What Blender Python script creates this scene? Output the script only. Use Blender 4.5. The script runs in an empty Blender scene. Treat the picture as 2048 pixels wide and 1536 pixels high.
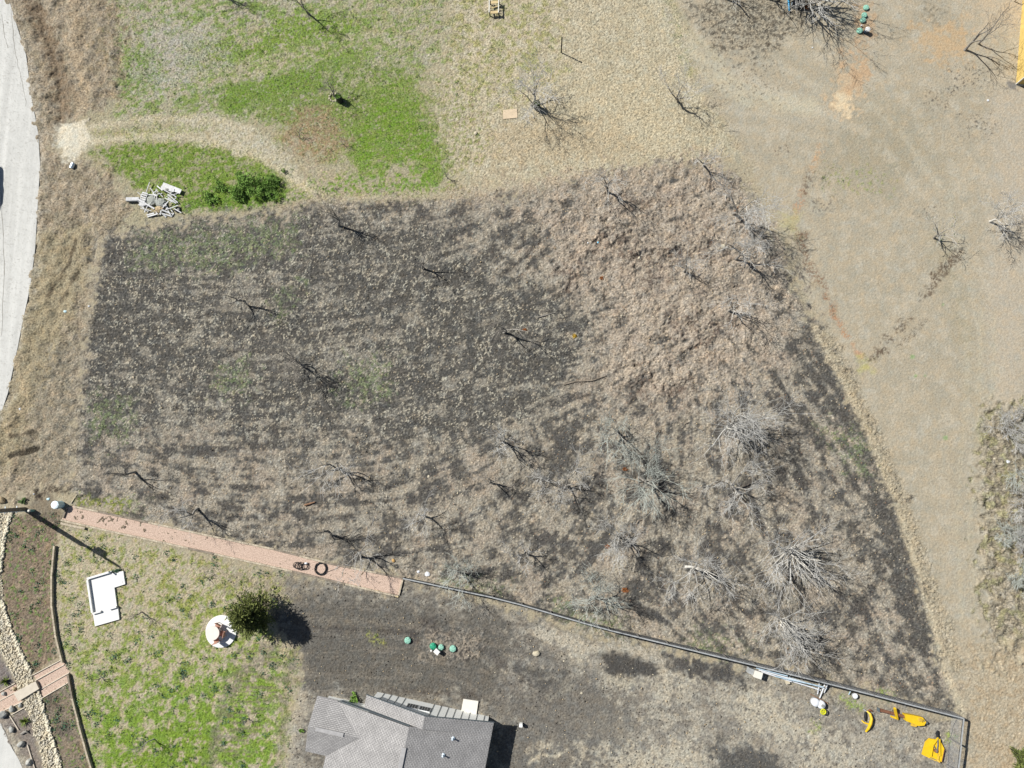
import bpy, bmesh, math, random
import numpy as np
from mathutils import Vector, Matrix

# ------------------------------------------------------------------ camera
F, CX, CY, NX, NY, H = 1430., 1024., 768., 1080., 960., 64.
_d = np.array([NX-CX, -(NY-CY), -F]); _d /= np.linalg.norm(_d)
_t = np.array([0, 0, -1.]); _v = np.cross(_d, _t); _c = _d @ _t
_K = np.array([[0, -_v[2], _v[1]], [_v[2], 0, -_v[0]], [-_v[1], _v[0], 0]])
CM = np.eye(3) + _K + _K @ _K/(1+_c)
sc = bpy.context.scene
cam = bpy.data.cameras.new('camera'); cam.sensor_width = 36; cam.lens = F/2048*36
cam.clip_start = 0.5; cam.clip_end = 5000
camo = bpy.data.objects.new('camera', cam); sc.collection.objects.link(camo)
camo.matrix_world = Matrix.Translation((0, 0, H)) @ Matrix(CM.tolist()).to_4x4()
sc.camera = camo
# ------------------------------------------------------------------ light
SUN_EL, SUN_AZ = 47., 151.           # azimuth of the sun, counter-clockwise from +X
w = bpy.data.worlds.new('World'); sc.world = w; w.use_nodes = True
wn = w.node_tree.nodes; wl = w.node_tree.links
sky = wn.new('ShaderNodeTexSky'); sky.sky_type = 'NISHITA'; sky.sun_disc = False
sky.sun_elevation = math.radians(SUN_EL); sky.sun_rotation = math.radians(90-SUN_AZ)
sky.air_density = 1.0; sky.dust_density = 1.0
wl.new(sky.outputs[0], wn['Background'].inputs[0]); wn['Background'].inputs[1].default_value = 0.055
sun = bpy.data.lights.new('sun', 'SUN'); sun.energy = 5.0; sun.angle = math.radians(.5); sun.color = (1, .985, .955)
so = bpy.data.objects.new('sun', sun); sc.collection.objects.link(so)
_e, _a = math.radians(SUN_EL), math.radians(SUN_AZ)
so.rotation_euler = Vector((-math.cos(_e)*math.cos(_a), -math.cos(_e)*math.sin(_a), -math.sin(_e))).to_track_quat('-Z', 'Y').to_euler()
so.location = (-40, 20, 80)
sc.view_settings.view_transform = 'Standard'; sc.view_settings.look = 'None'
sc.view_settings.exposure = 0.5; sc.view_settings.gamma = 1
LUM = 1.60        # sunlit level ground shows albedo * LUM

# ------------------------------------------------------------------ helpers
rnd = random.Random(7)
def at(x, y, z=0.):
    r = CM @ np.array([x-CX, -(y-CY), -F]); s = (z-H)/r[2]
    return np.array([r[0]*s, r[1]*s])
def s2l(c):
    c = np.asarray(c, float)/255.
    return np.where(c < .04045, c/12.92, ((c+.055)/1.055)**2.4)
def A(r, g, b):                       # albedo of a surface that reads (r,g,b) in full sun
    return np.minimum(s2l((r, g, b))/LUM, .86)

MATS = {}
def mat(name, col, rough=.85, var=.15, scale=6., bump=0., spec=.2, col2=None, metal=0., detail=6):
    if name in MATS: return MATS[name]
    m = bpy.data.materials.new(name); m.use_nodes = True; n = m.node_tree.nodes; l = m.node_tree.links
    b = n['Principled BSDF']; b.inputs['Roughness'].default_value = rough
    b.inputs['Specular IOR Level'].default_value = spec; b.inputs['Metallic'].default_value = metal
    tc = n.new('ShaderNodeTexCoord'); no = n.new('ShaderNodeTexNoise')
    no.inputs['Scale'].default_value = scale; no.inputs['Detail'].default_value = detail
    l.new(tc.outputs['Object'], no.inputs['Vector'])
    r = n.new('ShaderNodeValToRGB'); c = np.array(col); c2 = np.array(col2) if col2 is not None else c
    r.color_ramp.elements[0].position = .32; r.color_ramp.elements[1].position = .68
    r.color_ramp.elements[0].color = (*np.clip(c*(1-var), 0, .9), 1); r.color_ramp.elements[1].color = (*np.clip(c2*(1+var), 0, .9), 1)
    l.new(no.outputs['Fac'], r.inputs['Fac']); l.new(r.outputs[0], b.inputs['Base Color'])
    if bump:
        bp = n.new('ShaderNodeBump'); bp.inputs['Strength'].default_value = bump; bp.inputs['Distance'].default_value = .03
        n2 = n.new('ShaderNodeTexNoise'); n2.inputs['Scale'].default_value = scale*4; n2.inputs['Detail'].default_value = 4
        l.new(tc.outputs['Object'], n2.inputs['Vector']); l.new(n2.outputs['Fac'], bp.inputs['Height']); l.new(bp.outputs[0], b.inputs['Normal'])
    MATS[name] = m; return m

def attr_mat(name, attr, scale=6.5, var=.42, bump=.6):
    m = bpy.data.materials.new(name); m.use_nodes = True; n = m.node_tree.nodes; l = m.node_tree.links
    b = n['Principled BSDF']; b.inputs['Roughness'].default_value = .95; b.inputs['Specular IOR Level'].default_value = .08
    a = n.new('ShaderNodeAttribute'); a.attribute_name = attr
    tc = n.new('ShaderNodeTexCoord'); no = n.new('ShaderNodeTexNoise'); no.inputs['Scale'].default_value = scale; no.inputs['Detail'].default_value = 5
    no.inputs['Roughness'].default_value = .75
    l.new(tc.outputs['Object'], no.inputs['Vector'])
    mr = n.new('ShaderNodeMapRange'); mr.inputs['From Min'].default_value = .25; mr.inputs['From Max'].default_value = .75
    mr.inputs['To Min'].default_value = -1; mr.inputs['To Max'].default_value = 1
    l.new(no.outputs['Fac'], mr.inputs['Value'])
    ml = n.new('ShaderNodeMath'); ml.operation = 'MULTIPLY'; l.new(mr.outputs[0], ml.inputs[0]); l.new(a.outputs['Alpha'], ml.inputs[1])
    ma = n.new('ShaderNodeMath'); ma.operation = 'ADD'; ma.inputs[1].default_value = 1.; l.new(ml.outputs[0], ma.inputs[0])
    mx = n.new('ShaderNodeVectorMath'); mx.operation = 'SCALE'
    l.new(a.outputs['Color'], mx.inputs[0]); l.new(ma.outputs[0], mx.inputs['Scale']); l.new(mx.outputs[0], b.inputs['Base Color'])
    bp = n.new('ShaderNodeBump'); bp.inputs['Strength'].default_value = bump; bp.inputs['Distance'].default_value = .05
    n2 = n.new('ShaderNodeTexNoise'); n2.inputs['Scale'].default_value = scale*1.7; n2.inputs['Detail'].default_value = 4
    l.new(tc.outputs['Object'], n2.inputs['Vector']); l.new(n2.outputs['Fac'], bp.inputs['Height']); l.new(bp.outputs[0], b.inputs['Normal'])
    return m

class MB:
    def __init__(s): s.v = []; s.f = []
    def add(s, vs, fs):
        o = len(s.v); s.v += [tuple(map(float, p)) for p in vs]; s.f += [tuple(i+o for i in f) for f in fs]; return s
    def box(s, c, size, rz=0., rx=0., ry=0.):
        R = Matrix.Rotation(rz, 3, 'Z') @ Matrix.Rotation(ry, 3, 'Y') @ Matrix.Rotation(rx, 3, 'X')
        vs = [Vector(c) + R @ Vector((x*size[0]/2, y*size[1]/2, z*size[2]/2)) for z in (-1, 1) for y in (-1, 1) for x in (-1, 1)]
        return s.add(vs, [(0, 2, 3, 1), (4, 5, 7, 6), (0, 1, 5, 4), (2, 6, 7, 3), (0, 4, 6, 2), (1, 3, 7, 5)])
    def beam(s, a, b, wd, th):        # board from a to b, wd across, th upright
        a, b = Vector(a), Vector(b); d = b-a; L = d.length; d.normalize()
        sd = d.cross(Vector((0, 0, 1)));
        if sd.length < 1e-3: sd = Vector((1, 0, 0))
        sd.normalize(); up = sd.cross(d)
        vs = [p + sd*x*wd/2 + up*z*th/2 for p in (a, b) for z in (-1, 1) for x in (-1, 1)]
        return s.add(vs, [(0, 1, 3, 2), (4, 6, 7, 5), (0, 4, 5, 1), (2, 3, 7, 6), (0, 2, 6, 4), (1, 5, 7, 3)])
    def tube(s, pts, rad, n=8, cap=True):
        pts = [Vector(p) for p in pts]; k = len(pts)
        if not hasattr(rad, '__len__'): rad = [rad]*k
        vs = []; fs = []
        for i, p in enumerate(pts):
            d = (pts[min(i+1, k-1)]-pts[max(i-1, 0)]).normalized()
            x = d.orthogonal().normalized() if i == 0 else (px - d*px.dot(d)).normalized()
            px = x; y = d.cross(x)
            vs += [p + (x*math.cos(6.28318*j/n) + y*math.sin(6.28318*j/n))*rad[i] for j in range(n)]
        for i in range(k-1):
            for j in range(n):
                q = (j+1) % n; fs.append((i*n+j, i*n+q, (i+1)*n+q, (i+1)*n+j))
        if cap: fs += [tuple(range(n))[::-1], tuple(range((k-1)*n, k*n))]
        return s.add(vs, fs)
    def lathe(s, prof, c=(0, 0, 0), n=20):
        vs = [(c[0]+r*math.cos(6.28318*j/n), c[1]+r*math.sin(6.28318*j/n), c[2]+z) for r, z in prof for j in range(n)]
        fs = [(i*n+j, i*n+(j+1) % n, (i+1)*n+(j+1) % n, (i+1)*n+j) for i in range(len(prof)-1) for j in range(n)]
        fs += [tuple(range(n))[::-1], tuple(range((len(prof)-1)*n, len(prof)*n))]
        return s.add(vs, fs)
    def prism(s, poly, z0, z1):       # poly counter-clockwise or not: fixed below
        a = sum(poly[i][0]*poly[(i+1) % len(poly)][1]-poly[(i+1) % len(poly)][0]*poly[i][1] for i in range(len(poly)))
        if a < 0: poly = poly[::-1]
        n = len(poly)
        return s.add([(p[0], p[1], z0) for p in poly]+[(p[0], p[1], z1) for p in poly],
                     [tuple(range(n))[::-1], tuple(range(n, 2*n))]+[(i, (i+1) % n, n+(i+1) % n, n+i) for i in range(n)])
    def rock(s, c, r, seed=0, sub=2, rough=.18):
        bm = bmesh.new(); bmesh.ops.create_icosphere(bm, subdivisions=sub, radius=1)
        q = random.Random(seed); ax = [Vector((q.gauss(0, 1), q.gauss(0, 1), q.gauss(0, 1))).normalized() for _ in range(7)]
        lv = [q.uniform(.55, .95) for _ in ax]
        vs = []
        for v in bm.verts:
            p = v.co.copy()
            for a_, l_ in zip(ax, lv):
                t = p.dot(a_)
                if t > l_: p -= a_*(t-l_)*.85
            p += Vector((q.gauss(0, 1), q.gauss(0, 1), q.gauss(0, 1)))*rough*.12
            vs.append((c[0]+p.x*r[0], c[1]+p.y*r[1], c[2]+p.z*r[2]))
        fs = [tuple(v.index for v in f.verts) for f in bm.faces]; bm.free()
        return s.add(vs, fs)
def mesh_obj(name, v, f, m, loc=(0, 0, 0), smooth=False, rot=None):
    me = bpy.data.meshes.new(name); me.from_pydata(v, [], f); me.update()
    if smooth: me.shade_smooth()
    if m: me.materials.append(m)
    o = bpy.data.objects.new(name, me); sc.collection.objects.link(o); o.location = loc
    return o
def fast_obj(name, V, Q, m, loc=(0, 0, 0)):          # numpy verts (n,3) and faces (k,3|4)
    me = bpy.data.meshes.new(name); k, c = Q.shape
    me.vertices.add(len(V)); me.vertices.foreach_set('co', np.ascontiguousarray(V, np.float32).ravel())
    me.loops.add(k*c); me.loops.foreach_set('vertex_index', np.ascontiguousarray(Q, np.int32).ravel())
    me.polygons.add(k); me.polygons.foreach_set('loop_start', np.arange(0, k*c, c, dtype=np.int32))
    me.update(calc_edges=True); me.materials.append(m)
    o = bpy.data.objects.new(name, me); sc.collection.objects.link(o); o.location = loc
    return o
def tag(o, label=None, cat=None, group=None, kind=None):
    if label: o['label'] = label
    if cat: o['category'] = cat
    if group: o['group'] = group
    if kind: o['kind'] = kind
    return o
def thing(name, label, cat, loc, group=None, rz=0.):
    o = bpy.data.objects.new(name, None); sc.collection.objects.link(o); o.empty_display_size = .2
    o.location = loc; o.rotation_euler = (0, 0, rz); return tag(o, label, cat, group)
def part(root, name, mb, m, label=None, smooth=False):
    o = mesh_obj(name, mb.v, mb.f, m, smooth=smooth); o.parent = root
    if label: o['label'] = label
    return o
def single(name, mb, m, label, cat, loc=(0, 0, 0), group=None, rz=0., smooth=False):
    o = mesh_obj(name, mb.v, mb.f, m, loc, smooth); o.rotation_euler = (0, 0, rz); return tag(o, label, cat, group)

# ------------------------------------------------------------------ ground: one relief sheet to the horizon
X0, Y0, ST, GW, GH = -58., -31., .08, 1378, 1052
gx = (X0 + ST*np.arange(GW)).astype(np.float32); gy = (Y0 + ST*np.arange(GH)).astype(np.float32)
fxq = np.fft.rfftfreq(GW, ST)[None, :]; fyq = np.fft.fftfreq(GH, ST)[:, None]
def fn(seed, lo, hi, beta=1., ax=1., ay=1., rot=0.):   # band-passed noise between two wavelengths in metres
    r = np.random.default_rng(seed).standard_normal((GH, GW)).astype(np.float32)
    c, s_ = math.cos(rot), math.sin(rot)
    u, v = (fxq*c+fyq*s_)*ax, (-fxq*s_+fyq*c)*ay
    k = np.sqrt(u*u+v*v)+1e-6
    g = k**(-beta)*np.exp(-(k*lo)**2)*(1-np.exp(-(k*hi)**2))
    o = np.fft.irfft2(np.fft.rfft2(r)*g, s=(GH, GW)); o -= o.mean(); return (o/o.std()).astype(np.float32)
def ss(x, a, b): t = np.clip((x-a)/(b-a), 0, 1); return t*t*(3-2*t)
W1, W2, W3 = fn(1, .5, 3), fn(2, .25, 1.2), fn(3, 2, 9)
WOB = (W1*.55+W2*.35)
def win(pts, pad):
    p = np.array(pts); a = np.maximum(((p.min(0)-pad-(X0, Y0))/ST).astype(int), 0); b = ((p.max(0)+pad-(X0, Y0))/ST).astype(int)+1
    return slice(a[1], max(min(b[1], GH), a[1])), slice(a[0], max(min(b[0], GW), a[0]))
def pm(pxs, feather=.4, wob=.3):      # soft mask of a polygon given by its corners in the photograph, laid on the ground
    P = [at(*p) for p in pxs]; out = np.zeros((GH, GW), np.float32)
    sl = win(P, feather+wob*3); x = gx[sl[1]][None, :]; y = gy[sl[0]][:, None]
    dd = np.full((y.shape[0], x.shape[1]), 1e9, np.float32); ins = np.zeros(dd.shape, bool)
    for i in range(len(P)):
        (ax, ay), (bx, by) = P[i], P[(i+1) % len(P)]; ex, ey = bx-ax, by-ay; L = ex*ex+ey*ey+1e-9
        t = np.clip(((x-ax)*ex+(y-ay)*ey)/L, 0, 1); dd = np.minimum(dd, (x-ax-t*ex)**2+(y-ay-t*ey)**2)
        if abs(ey) > 1e-9:
            cr = ((ay > y) != (by > y)) & (x < ex*(y-ay)/ey+ax); ins ^= cr
    sd = np.where(ins, 1, -1)*np.sqrt(dd) + WOB[sl]*wob
    out[sl] = ss(sd, -feather, feather); return out
def stk(pxs, wd, feather=.3, wob=.15):  # soft stroke along a line
    P = [at(*p) for p in pxs]; out = np.zeros((GH, GW), np.float32)
    sl = win(P, wd+feather+wob*3); x = gx[sl[1]][None, :]; y = gy[sl[0]][:, None]; dd = np.full((y.shape[0], x.shape[1]), 1e9, np.float32)
    for i in range(len(P)-1):
        (ax, ay), (bx, by) = P[i], P[i+1]; ex, ey = bx-ax, by-ay; L = ex*ex+ey*ey+1e-9
        t = np.clip(((x-ax)*ex+(y-ay)*ey)/L, 0, 1); dd = np.minimum(dd, (x-ax-t*ex)**2+(y-ay-t*ey)**2)
    out[sl] = ss(wd/2-np.sqrt(dd)+WOB[sl]*wob, -feather, feather); return out
# direction the tractor went, as a field
DIR = [(250,550,0),(400,700,0),(250,850,-8),(600,500,4),(600,800,2),(800,600,8),(900,800,13),(1050,700,16),(1020,520,38),(1100,760,14),(1000,900,30),
       (900,960,22),(1100,950,42),(1180,1000,60),(1350,900,88),(1370,1000,82),(700,1000,4),(500,950,-2),(1300,600,20),(1600,700,-55),(1700,900,-60),
       (1800,1100,-68),(1550,1000,-72),(1500,1200,-55),(300,980,-12),(900,1230,-8),(1200,1340,-13),(1500,1400,-20),(650,1300,0),(1000,1450,-30),(1700,1300,-60),(800,430,5)]
num = np.zeros((GH, GW), np.complex64); den = np.zeros((GH, GW), np.float32)
for px_, py_, an in DIR:
    q = at(px_, py_); d2 = (gx[None, :]-q[0])**2+(gy[:, None]-q[1])**2+1.; wgt = 1/d2**1.5
    num += wgt*np.exp(2j*math.radians(an)); den += wgt
ang = np.angle(num)/2
def lic(src, n):
    vx, vy = np.cos(ang).astype(np.float32), np.sin(ang).astype(np.float32); acc = src.copy()
    I, J = np.meshgrid(np.arange(GH, dtype=np.float32), np.arange(GW, dtype=np.float32), indexing='ij')
    for sg in (1, -1):
        y, x = I.copy(), J.copy(); lx, ly = vx*sg, vy*sg
        for _ in range(n):
            x = np.clip(x+lx, 0, GW-1.01); y = np.clip(y+ly, 0, GH-1.01)
            xi, yi = x.astype(np.int32), y.astype(np.int32); fx, fy = x-xi, y-yi
            acc += (src[yi, xi]*(1-fx)+src[yi, xi+1]*fx)*(1-fy)+(src[yi+1, xi]*(1-fx)+src[yi+1, xi+1]*fx)*fy
            nx, ny = vx[yi, xi], vy[yi, xi]; f = np.sign(nx*lx+ny*ly); f[f == 0] = 1; lx, ly = nx*f, ny*f
    acc -= acc.mean(); return acc/acc.std()
LF = lic(np.random.default_rng(11).standard_normal((GH, GW)).astype(np.float32), 14)      # fine streaks
LM = lic(fn(12, .2, 1.2, .6), 16); LB = lic(fn(13, .35, 2.6, .9), 30)                                                        # drawn-out clods
N1, N2, N3, N4 = fn(21, .1, .6, .4), fn(22, .2, 1.2, .8), fn(23, .6, 4, 1.), fn(24, .09, .3, 0.)
N5, N6, N7 = fn(25, .3, 2.5, 1.), fn(26, .12, .8, .5), fn(27, 1.5, 7, 1.)

col = np.empty((GH, GW, 3), np.float32); col[:] = A(176, 163, 133)
ro = np.full((GH, GW), .016, np.float32)       # roughness of relief (m)
gv = np.full((GH, GW), .13, np.float32)        # grain of brightness
GR = np.zeros((GH, GW), np.float32)            # how green
def lay(m, c, k=1.):
    global col
    m = (m*k)[..., None]; col += (A(*c).astype(np.float32)-col)*m
def seth(m, rr=None, g=None):
    global ro, gv
    if rr is not None: ro += (rr-ro)*m
    if g is not None: gv += (g-gv)*m
def patchy(m, f, t=0., soft=.5): return m*ss(f, t-soft, t+soft)
GA = fn(37, .25, 2.2, .9, 2.6, 1., .32)
GRN, GRN2, OLV = (134, 160, 62), (118, 156, 44), (150, 152, 92)
def green(m, f, t, c=GRN, soft=.6, k=.9):
    global GR
    g = patchy(m, f, t, soft); lay(g, c, k); GR = np.maximum(GR, g*k)

# top field -----------------------------------------------------------
top = pm([(150,-80),(1330,-80),(1480,300),(1200,350),(900,400),(560,430),(330,450),(200,470),(150,300)], 1., .6)
lay(top, (176, 166, 132)); seth(top, .024, .17)
tan = pm([(900,-60),(1350,-60),(1400,150),(1480,300),(1200,360),(950,390),(870,310),(880,120)], 1.5, 1.)
lay(tan, (200, 187, 153), .9); seth(tan, .030, .19)
lay(patchy(tan, N3, .1), (210, 198, 166), .6); lay(patchy(tan, W1, .6), (186, 171, 138), .5)
lay(pm([(1080,180),(1330,150),(1360,300),(1150,320),(1060,270)], 2, 1), (208, 192, 154), .6)
lay(pm([(1000,240),(1240,250),(1280,310),(1050,330),(960,320)], 1.5, 1), (194, 172, 134), .5)
green(pm([(900,-40),(1100,-40),(1120,140),(1020,210),(930,190),(880,90)], 1.5, 1.), N5, .3, (172, 172, 112), .9, .7)
green(pm([(1300,-40),(1330,-40),(1400,150),(1380,160)], .5, .2), N5, 0., (172, 170, 112), .9, .6)
ul = pm([(200,-60),(900,-60),(880,120),(640,220),(430,250),(240,240),(200,120)], 1.2, 1.)
lay(ul, (178, 171, 140)); lay(patchy(ul, N5, .3), (196, 188, 168), .7); seth(ul, .034, .2)
green(ul, N5*.6+GA*.6-.4*N3, .1, (138, 160, 84), .7, .75)
lay(pm([(280,40),(400,60),(380,150),(300,170),(260,110)], 1, .8), (184, 176, 160), .7)
green(pm([(245,100),(320,110),(330,150),(240,200),(235,140)], .6, .6), N2, -.4, (122, 152, 70))
green(pm([(370,130),(400,80),(500,55),(640,20),(770,30),(760,60),(640,100),(520,130),(400,150)], .7, .8), N2, -.5, GRN)
lay(patchy(pm([(470,60),(540,45),(520,85),(470,90)], .4, .4), N2, -.5), (200, 184, 160), .8)
lay(pm([(560,100),(760,50),(790,90),(640,130),(440,170),(380,190),(400,150)], .6, .6), (190, 180, 146), .7)
_W = WOB; WOB = W3*.6+W1*.5+W2*.3
G3 = pm([(375,205),(440,185),(540,145),(680,105),(790,112),(850,170),(890,255),(890,335),(850,360),(730,352),(640,300),(560,268),(470,228)], 1.3, 1.1)
green(G3, N2, -1., (126, 150, 70)); seth(G3, .024, .16)
green(pm([(440,190),(560,145),(690,110),(700,150),(560,200),(480,215)], .6, .6), N6, -.4, GRN2)
green(pm([(730,180),(820,170),(860,250),(880,340),(730,345),(690,290),(720,240)], 1.2, 1.2), N6*.6+GA*.6, -.2, GRN2)
WOB = _W
lay(patchy(G3, .7*N2+.6*N6, .6), (150, 160, 96), .6)
lay(patchy(pm([(600,215),(660,220),(700,290),(650,325),(570,300),(560,270)], .6, .6), N2, -.6), (172, 148, 120), .9)
lay(patchy(pm([(620,140),(780,100),(840,150),(760,170),(650,180)], .6, .8), N5, .1), (184, 176, 146), .7)
lay(patchy(pm([(640,330),(740,360),(800,400),(560,420),(600,340)], .6, .8), N2, -.3), (190, 172, 142), .8)
green(pm([(575,372),(740,352),(860,350),(930,385),(820,398),(640,400),(570,410)], .6, .9), N2+.5*N6, -.1, (124, 158, 60), .6, .9)
green(pm([(860,150),(940,140),(980,300),(900,370),(860,300)], 1.2, 1.2), N2+.5*N6, .6, (150, 160, 90), .6, .7)
green(pm([(200,20),(900,-20),(880,120),(560,140),(400,200),(240,230)], 1.2, 1.2), N5*.5+GA*.5+.5*N6, .3, (134, 160, 76), .8, .75)
G4 = pm([(185,300),(285,275),(420,285),(520,312),(575,345),(570,405),(470,420),(350,415),(260,365),(215,330)], .6, .7)
lay(G4, (160, 158, 112)); green(G4, N2*.6+GA*.5, -.4, (124, 152, 60)); seth(G4, .034, .2)
green(pm([(380,400),(560,370),(575,400),(480,418),(370,425)], .4, .4), N6, -.8, (112, 146, 52))
lay(patchy(top, N6*.7+N4, 1.7, .35), (112, 101, 78), .6); lay(patchy(tan, N6+.4*N4, 1.55, .3), (118, 106, 82), .6)
lay(patchy(pm([(290,30),(420,50),(470,110),(400,165),(300,180),(250,150),(300,110)], 1.2, 1.), N5*.5+N2*.5, -.2, .6), (188, 181, 166), .75)
lay(patchy(pm([(200,-40),(330,-40),(300,60),(240,140),(200,100)], 1.2, 1.), N2+.4*N6, -.2), (178, 168, 142), .7)
lay(patchy(pm([(590,-40),(900,-40),(900,90),(800,120),(760,60),(640,10)], 1.2, 1.), N5*.6+N2*.6, .0, .6), (180, 170, 138), .7)
lay(patchy(pm([(740,180),(880,160),(920,330),(840,200)], 1., 1.), N2*.7+GA*.6, .1, .5), (172, 166, 126), .6)
# left verge ---------------------------------------------------------------
vg = pm([(-200,-60),(205,-60),(245,60),(235,200),(160,240),(105,292),(170,330),(215,350),(260,400),(250,450),(200,480),(170,560),(185,640),(160,720),(150,850),(140,970),(0,1000),(-200,1000)], .8, .8)
lay(vg, (170, 156, 132)); seth(vg, .036, .2); lay(patchy(vg, N5, .2), (184, 165, 136), .7); lay(patchy(vg, N3, .5), (152, 140, 112), .6)
lay(patchy(vg, N6*.7+N2*.5, .9, .5), (120, 103, 78), .55)
lay(stk([(60,10),(90,60),(110,120),(128,190),(122,260)], 1.5, .6, .5), (132, 110, 84), .75)
lay(stk([(150,-20),(150,80),(165,160),(160,230)], 1.2, .6, .4), (196, 172, 136), .6)
lay(pm([(60,470),(180,450),(170,560),(120,700),(60,840),(10,950),(-60,950),(40,640)], .8, .6), (166, 152, 116), .7)
lay(patchy(pm([(90,690),(165,680),(150,850),(140,960),(60,960),(60,820)], .8, .6), N2, -.3), (146, 137, 117), .8)
lay(stk([(152,480),(140,520),(110,570),(95,590)], .35, .15, .15), (90, 76, 58), .8)
lay(stk([(155,545),(130,590),(120,600)], .3, .15, .12), (96, 84, 66), .7)
lay(stk([(30,720),(55,800),(20,860)], .6, .4, .3), (188, 166, 128), .6)
for l_ in ([(22,912),(76,897)], ): lay(stk(l_, .55, .12, .08), (72, 64, 52), .95)
lay(stk([(24,873),(70,864)], .3, .15, .15), (92, 82, 66), .85)
# track from the road ------------------------------------------------------
lay(stk([(160,258),(240,246),(330,234),(420,240),(500,258)], .7, .4, .3), (206, 192, 160), .8)
lay(stk([(170,284),(260,274),(350,272),(440,284),(520,314),(590,360),(640,392)], .8, .4, .3), (208, 195, 162), .85)
lay(patchy(pm([(380,236),(480,248),(560,295),(600,350),(570,350),(510,310),(430,278),(370,262)], .6, .6), N2+.4*N6, -.6), (202, 192, 166), .75)
green(pm([(180,262),(360,252),(440,262),(360,266),(200,278)], .3, .4), N6, .0, (160, 164, 108), .6, .6)
bl = pm([(108,252),(170,238),(178,290),(150,320),(118,318),(108,280)], .4, .4); lay(bl, (222, 212, 186)); seth(bl, .012, .1)
# mowed field, right --------------------------------------------------------
mw = pm([(1325,-80),(2300,-80),(2300,1650),(1930,1650),(1925,1430),(1890,1340),(1860,1240),(1800,1010),(1700,770),(1630,640),(1575,470),(1480,290),(1400,170)], .8, .5)
lay(mw, (185, 171, 143)); seth(mw, .011, .085)
lay(patchy(mw, N7, .2, .9), (174, 163, 138), .6); lay(patchy(mw, N3, .7, .8), (194, 184, 161), .5); lay(patchy(mw, fn(36, .8, 4, .8), .5, .7), (170, 160, 136), .4)
lay(stk([(1305,-30),(1350,60),(1405,130),(1490,190),(1620,215)], 1.9, .6, .3), (200, 190, 160), .75)
lay(stk([(1330,-30),(1380,60),(1440,120)], .6, .4, .2), (176, 168, 126), .5)
for a_, b_ in (((1450,220),(1700,255)), ((1460,250),(1660,280)), ((1450,180),(1640,190))): lay(stk([a_, b_], .5, .4, .2), (192, 183, 160), .45)
lay(pm([(1690,200),(1850,215),(1880,330),(1760,400),(1650,350)], 2.5, 1), (166, 155, 127), .65)
lay(stk([(1880,480),(1920,620),(1950,760),(1965,880)], 1.6, 1., .4), (165, 154, 122), .7)
lay(stk([(2030,200),(2020,500),(2000,800)], 4., 1.5, .5), (192, 178, 154), .6)
lay(pm([(1930,-60),(2100,-60),(2100,60),(1960,70)], 1., .8), (200, 180, 148), .7)
for k_, c_, w_ in ((0, (198, 187, 162), 1.1), (34, (170, 160, 136), .9), (66, (196, 186, 160), .8), (98, (172, 162, 136), .8), (-40, (172, 161, 137), .7), (140, (194, 183, 158), 1.)):
    lay(patchy(stk([(1345+k_,-30),(1425+k_*.9,110-k_*.3),(1560+k_*.7,190-k_*.5),(1740+k_*.4,270-k_*.7),(1870+k_*.3,420-k_*.5),(1930+k_*.4,640),(1945+k_*.4,900),(1920+k_*.4,1200)], w_, .5, .3), N3, -.4, 1.), c_, .5)
for x_ in (1935, 1962, 1990): lay(stk([(x_,620),(x_-4,800),(x_-22,1050),(x_-10,1250)], .28, .25, .08), (190, 178, 148), .5)
dp = pm([(1375,25),(1470,-30),(1650,-30),(1600,50),(1530,105),(1440,95)], 1., 1.)
lay(dp, (160, 150, 128), .6); lay(patchy(dp, N2*.8+.7*N6+.3*N3, .35, .35), (98, 90, 77), .85); seth(dp, .028, .2)
lay(patchy(pm([(1400,90),(1560,80),(1560,210),(1440,200)], 1, 1), N2*.7+N6, 1.6, .4), (108, 98, 82), .8)
lay(patchy(pm([(1860,10),(1890,20),(1880,60),(1840,60)], 1, .8), N2, .3), (126, 118, 100), .7)
og = pm([(1690,125),(1738,135),(1738,172),(1706,205),(1702,242),(1672,228),(1655,195)], .5, .7)
lay(og, (206, 178, 138), .9); lay(pm([(1672,185),(1708,200),(1700,240),(1675,225)], .4, .4), (226, 202, 160), .9)
lay(pm([(1690,130),(1738,138),(1736,170),(1700,180)], .5, .6), (196, 158, 116), .6)
lay(pm([(1845,55),(1925,55),(1935,112),(1870,118),(1835,85)], .8, 1.), (202, 168, 120), .7)
lay(pm([(1715,10),(1745,10),(1745,80),(1710,75)], .5, .5), (198, 158, 112), .6)
lay(patchy(pm([(1690,95),(1740,90),(1740,130),(1690,130)], .6, .6), N2, 0), (198, 162, 120), .6)
lay(patchy(stk([(1640,292),(1630,320),(1622,342)], .55, .3, .3), N6, -.4), (200, 162, 118), .8)
lay(patchy(stk([(1602,382),(1592,425)], .5, .3, .3), N6, -.3), (192, 146, 106), .75)
lay(patchy(stk([(1618,345),(1605,385)], .6, .3, .3), N6, .1), (118, 100, 80), .8)
lay(pm([(1565,425),(1598,430),(1590,470),(1560,455)], .5, .5), (186, 176, 118), .6)
lay(patchy(stk([(1600,470),(1625,540),(1645,572)], .7, .3, .3), N6, .1), (140, 112, 86), .9)
lay(patchy(stk([(1650,590),(1672,635),(1692,672)], .5, .25, .25), N6, -.2), (188, 138, 96), .8)
lay(stk([(1705,688),(1724,716)], .25, .2, .15), (204, 148, 104), .7)
lay(patchy(stk([(1645,580),(1668,625)], .4, .2, .2), N4, .2), (96, 78, 62), .8)
lay(pm([(1722,716),(1745,720),(1745,740),(1722,742)], .4, .3), (186, 180, 104), .8)
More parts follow.
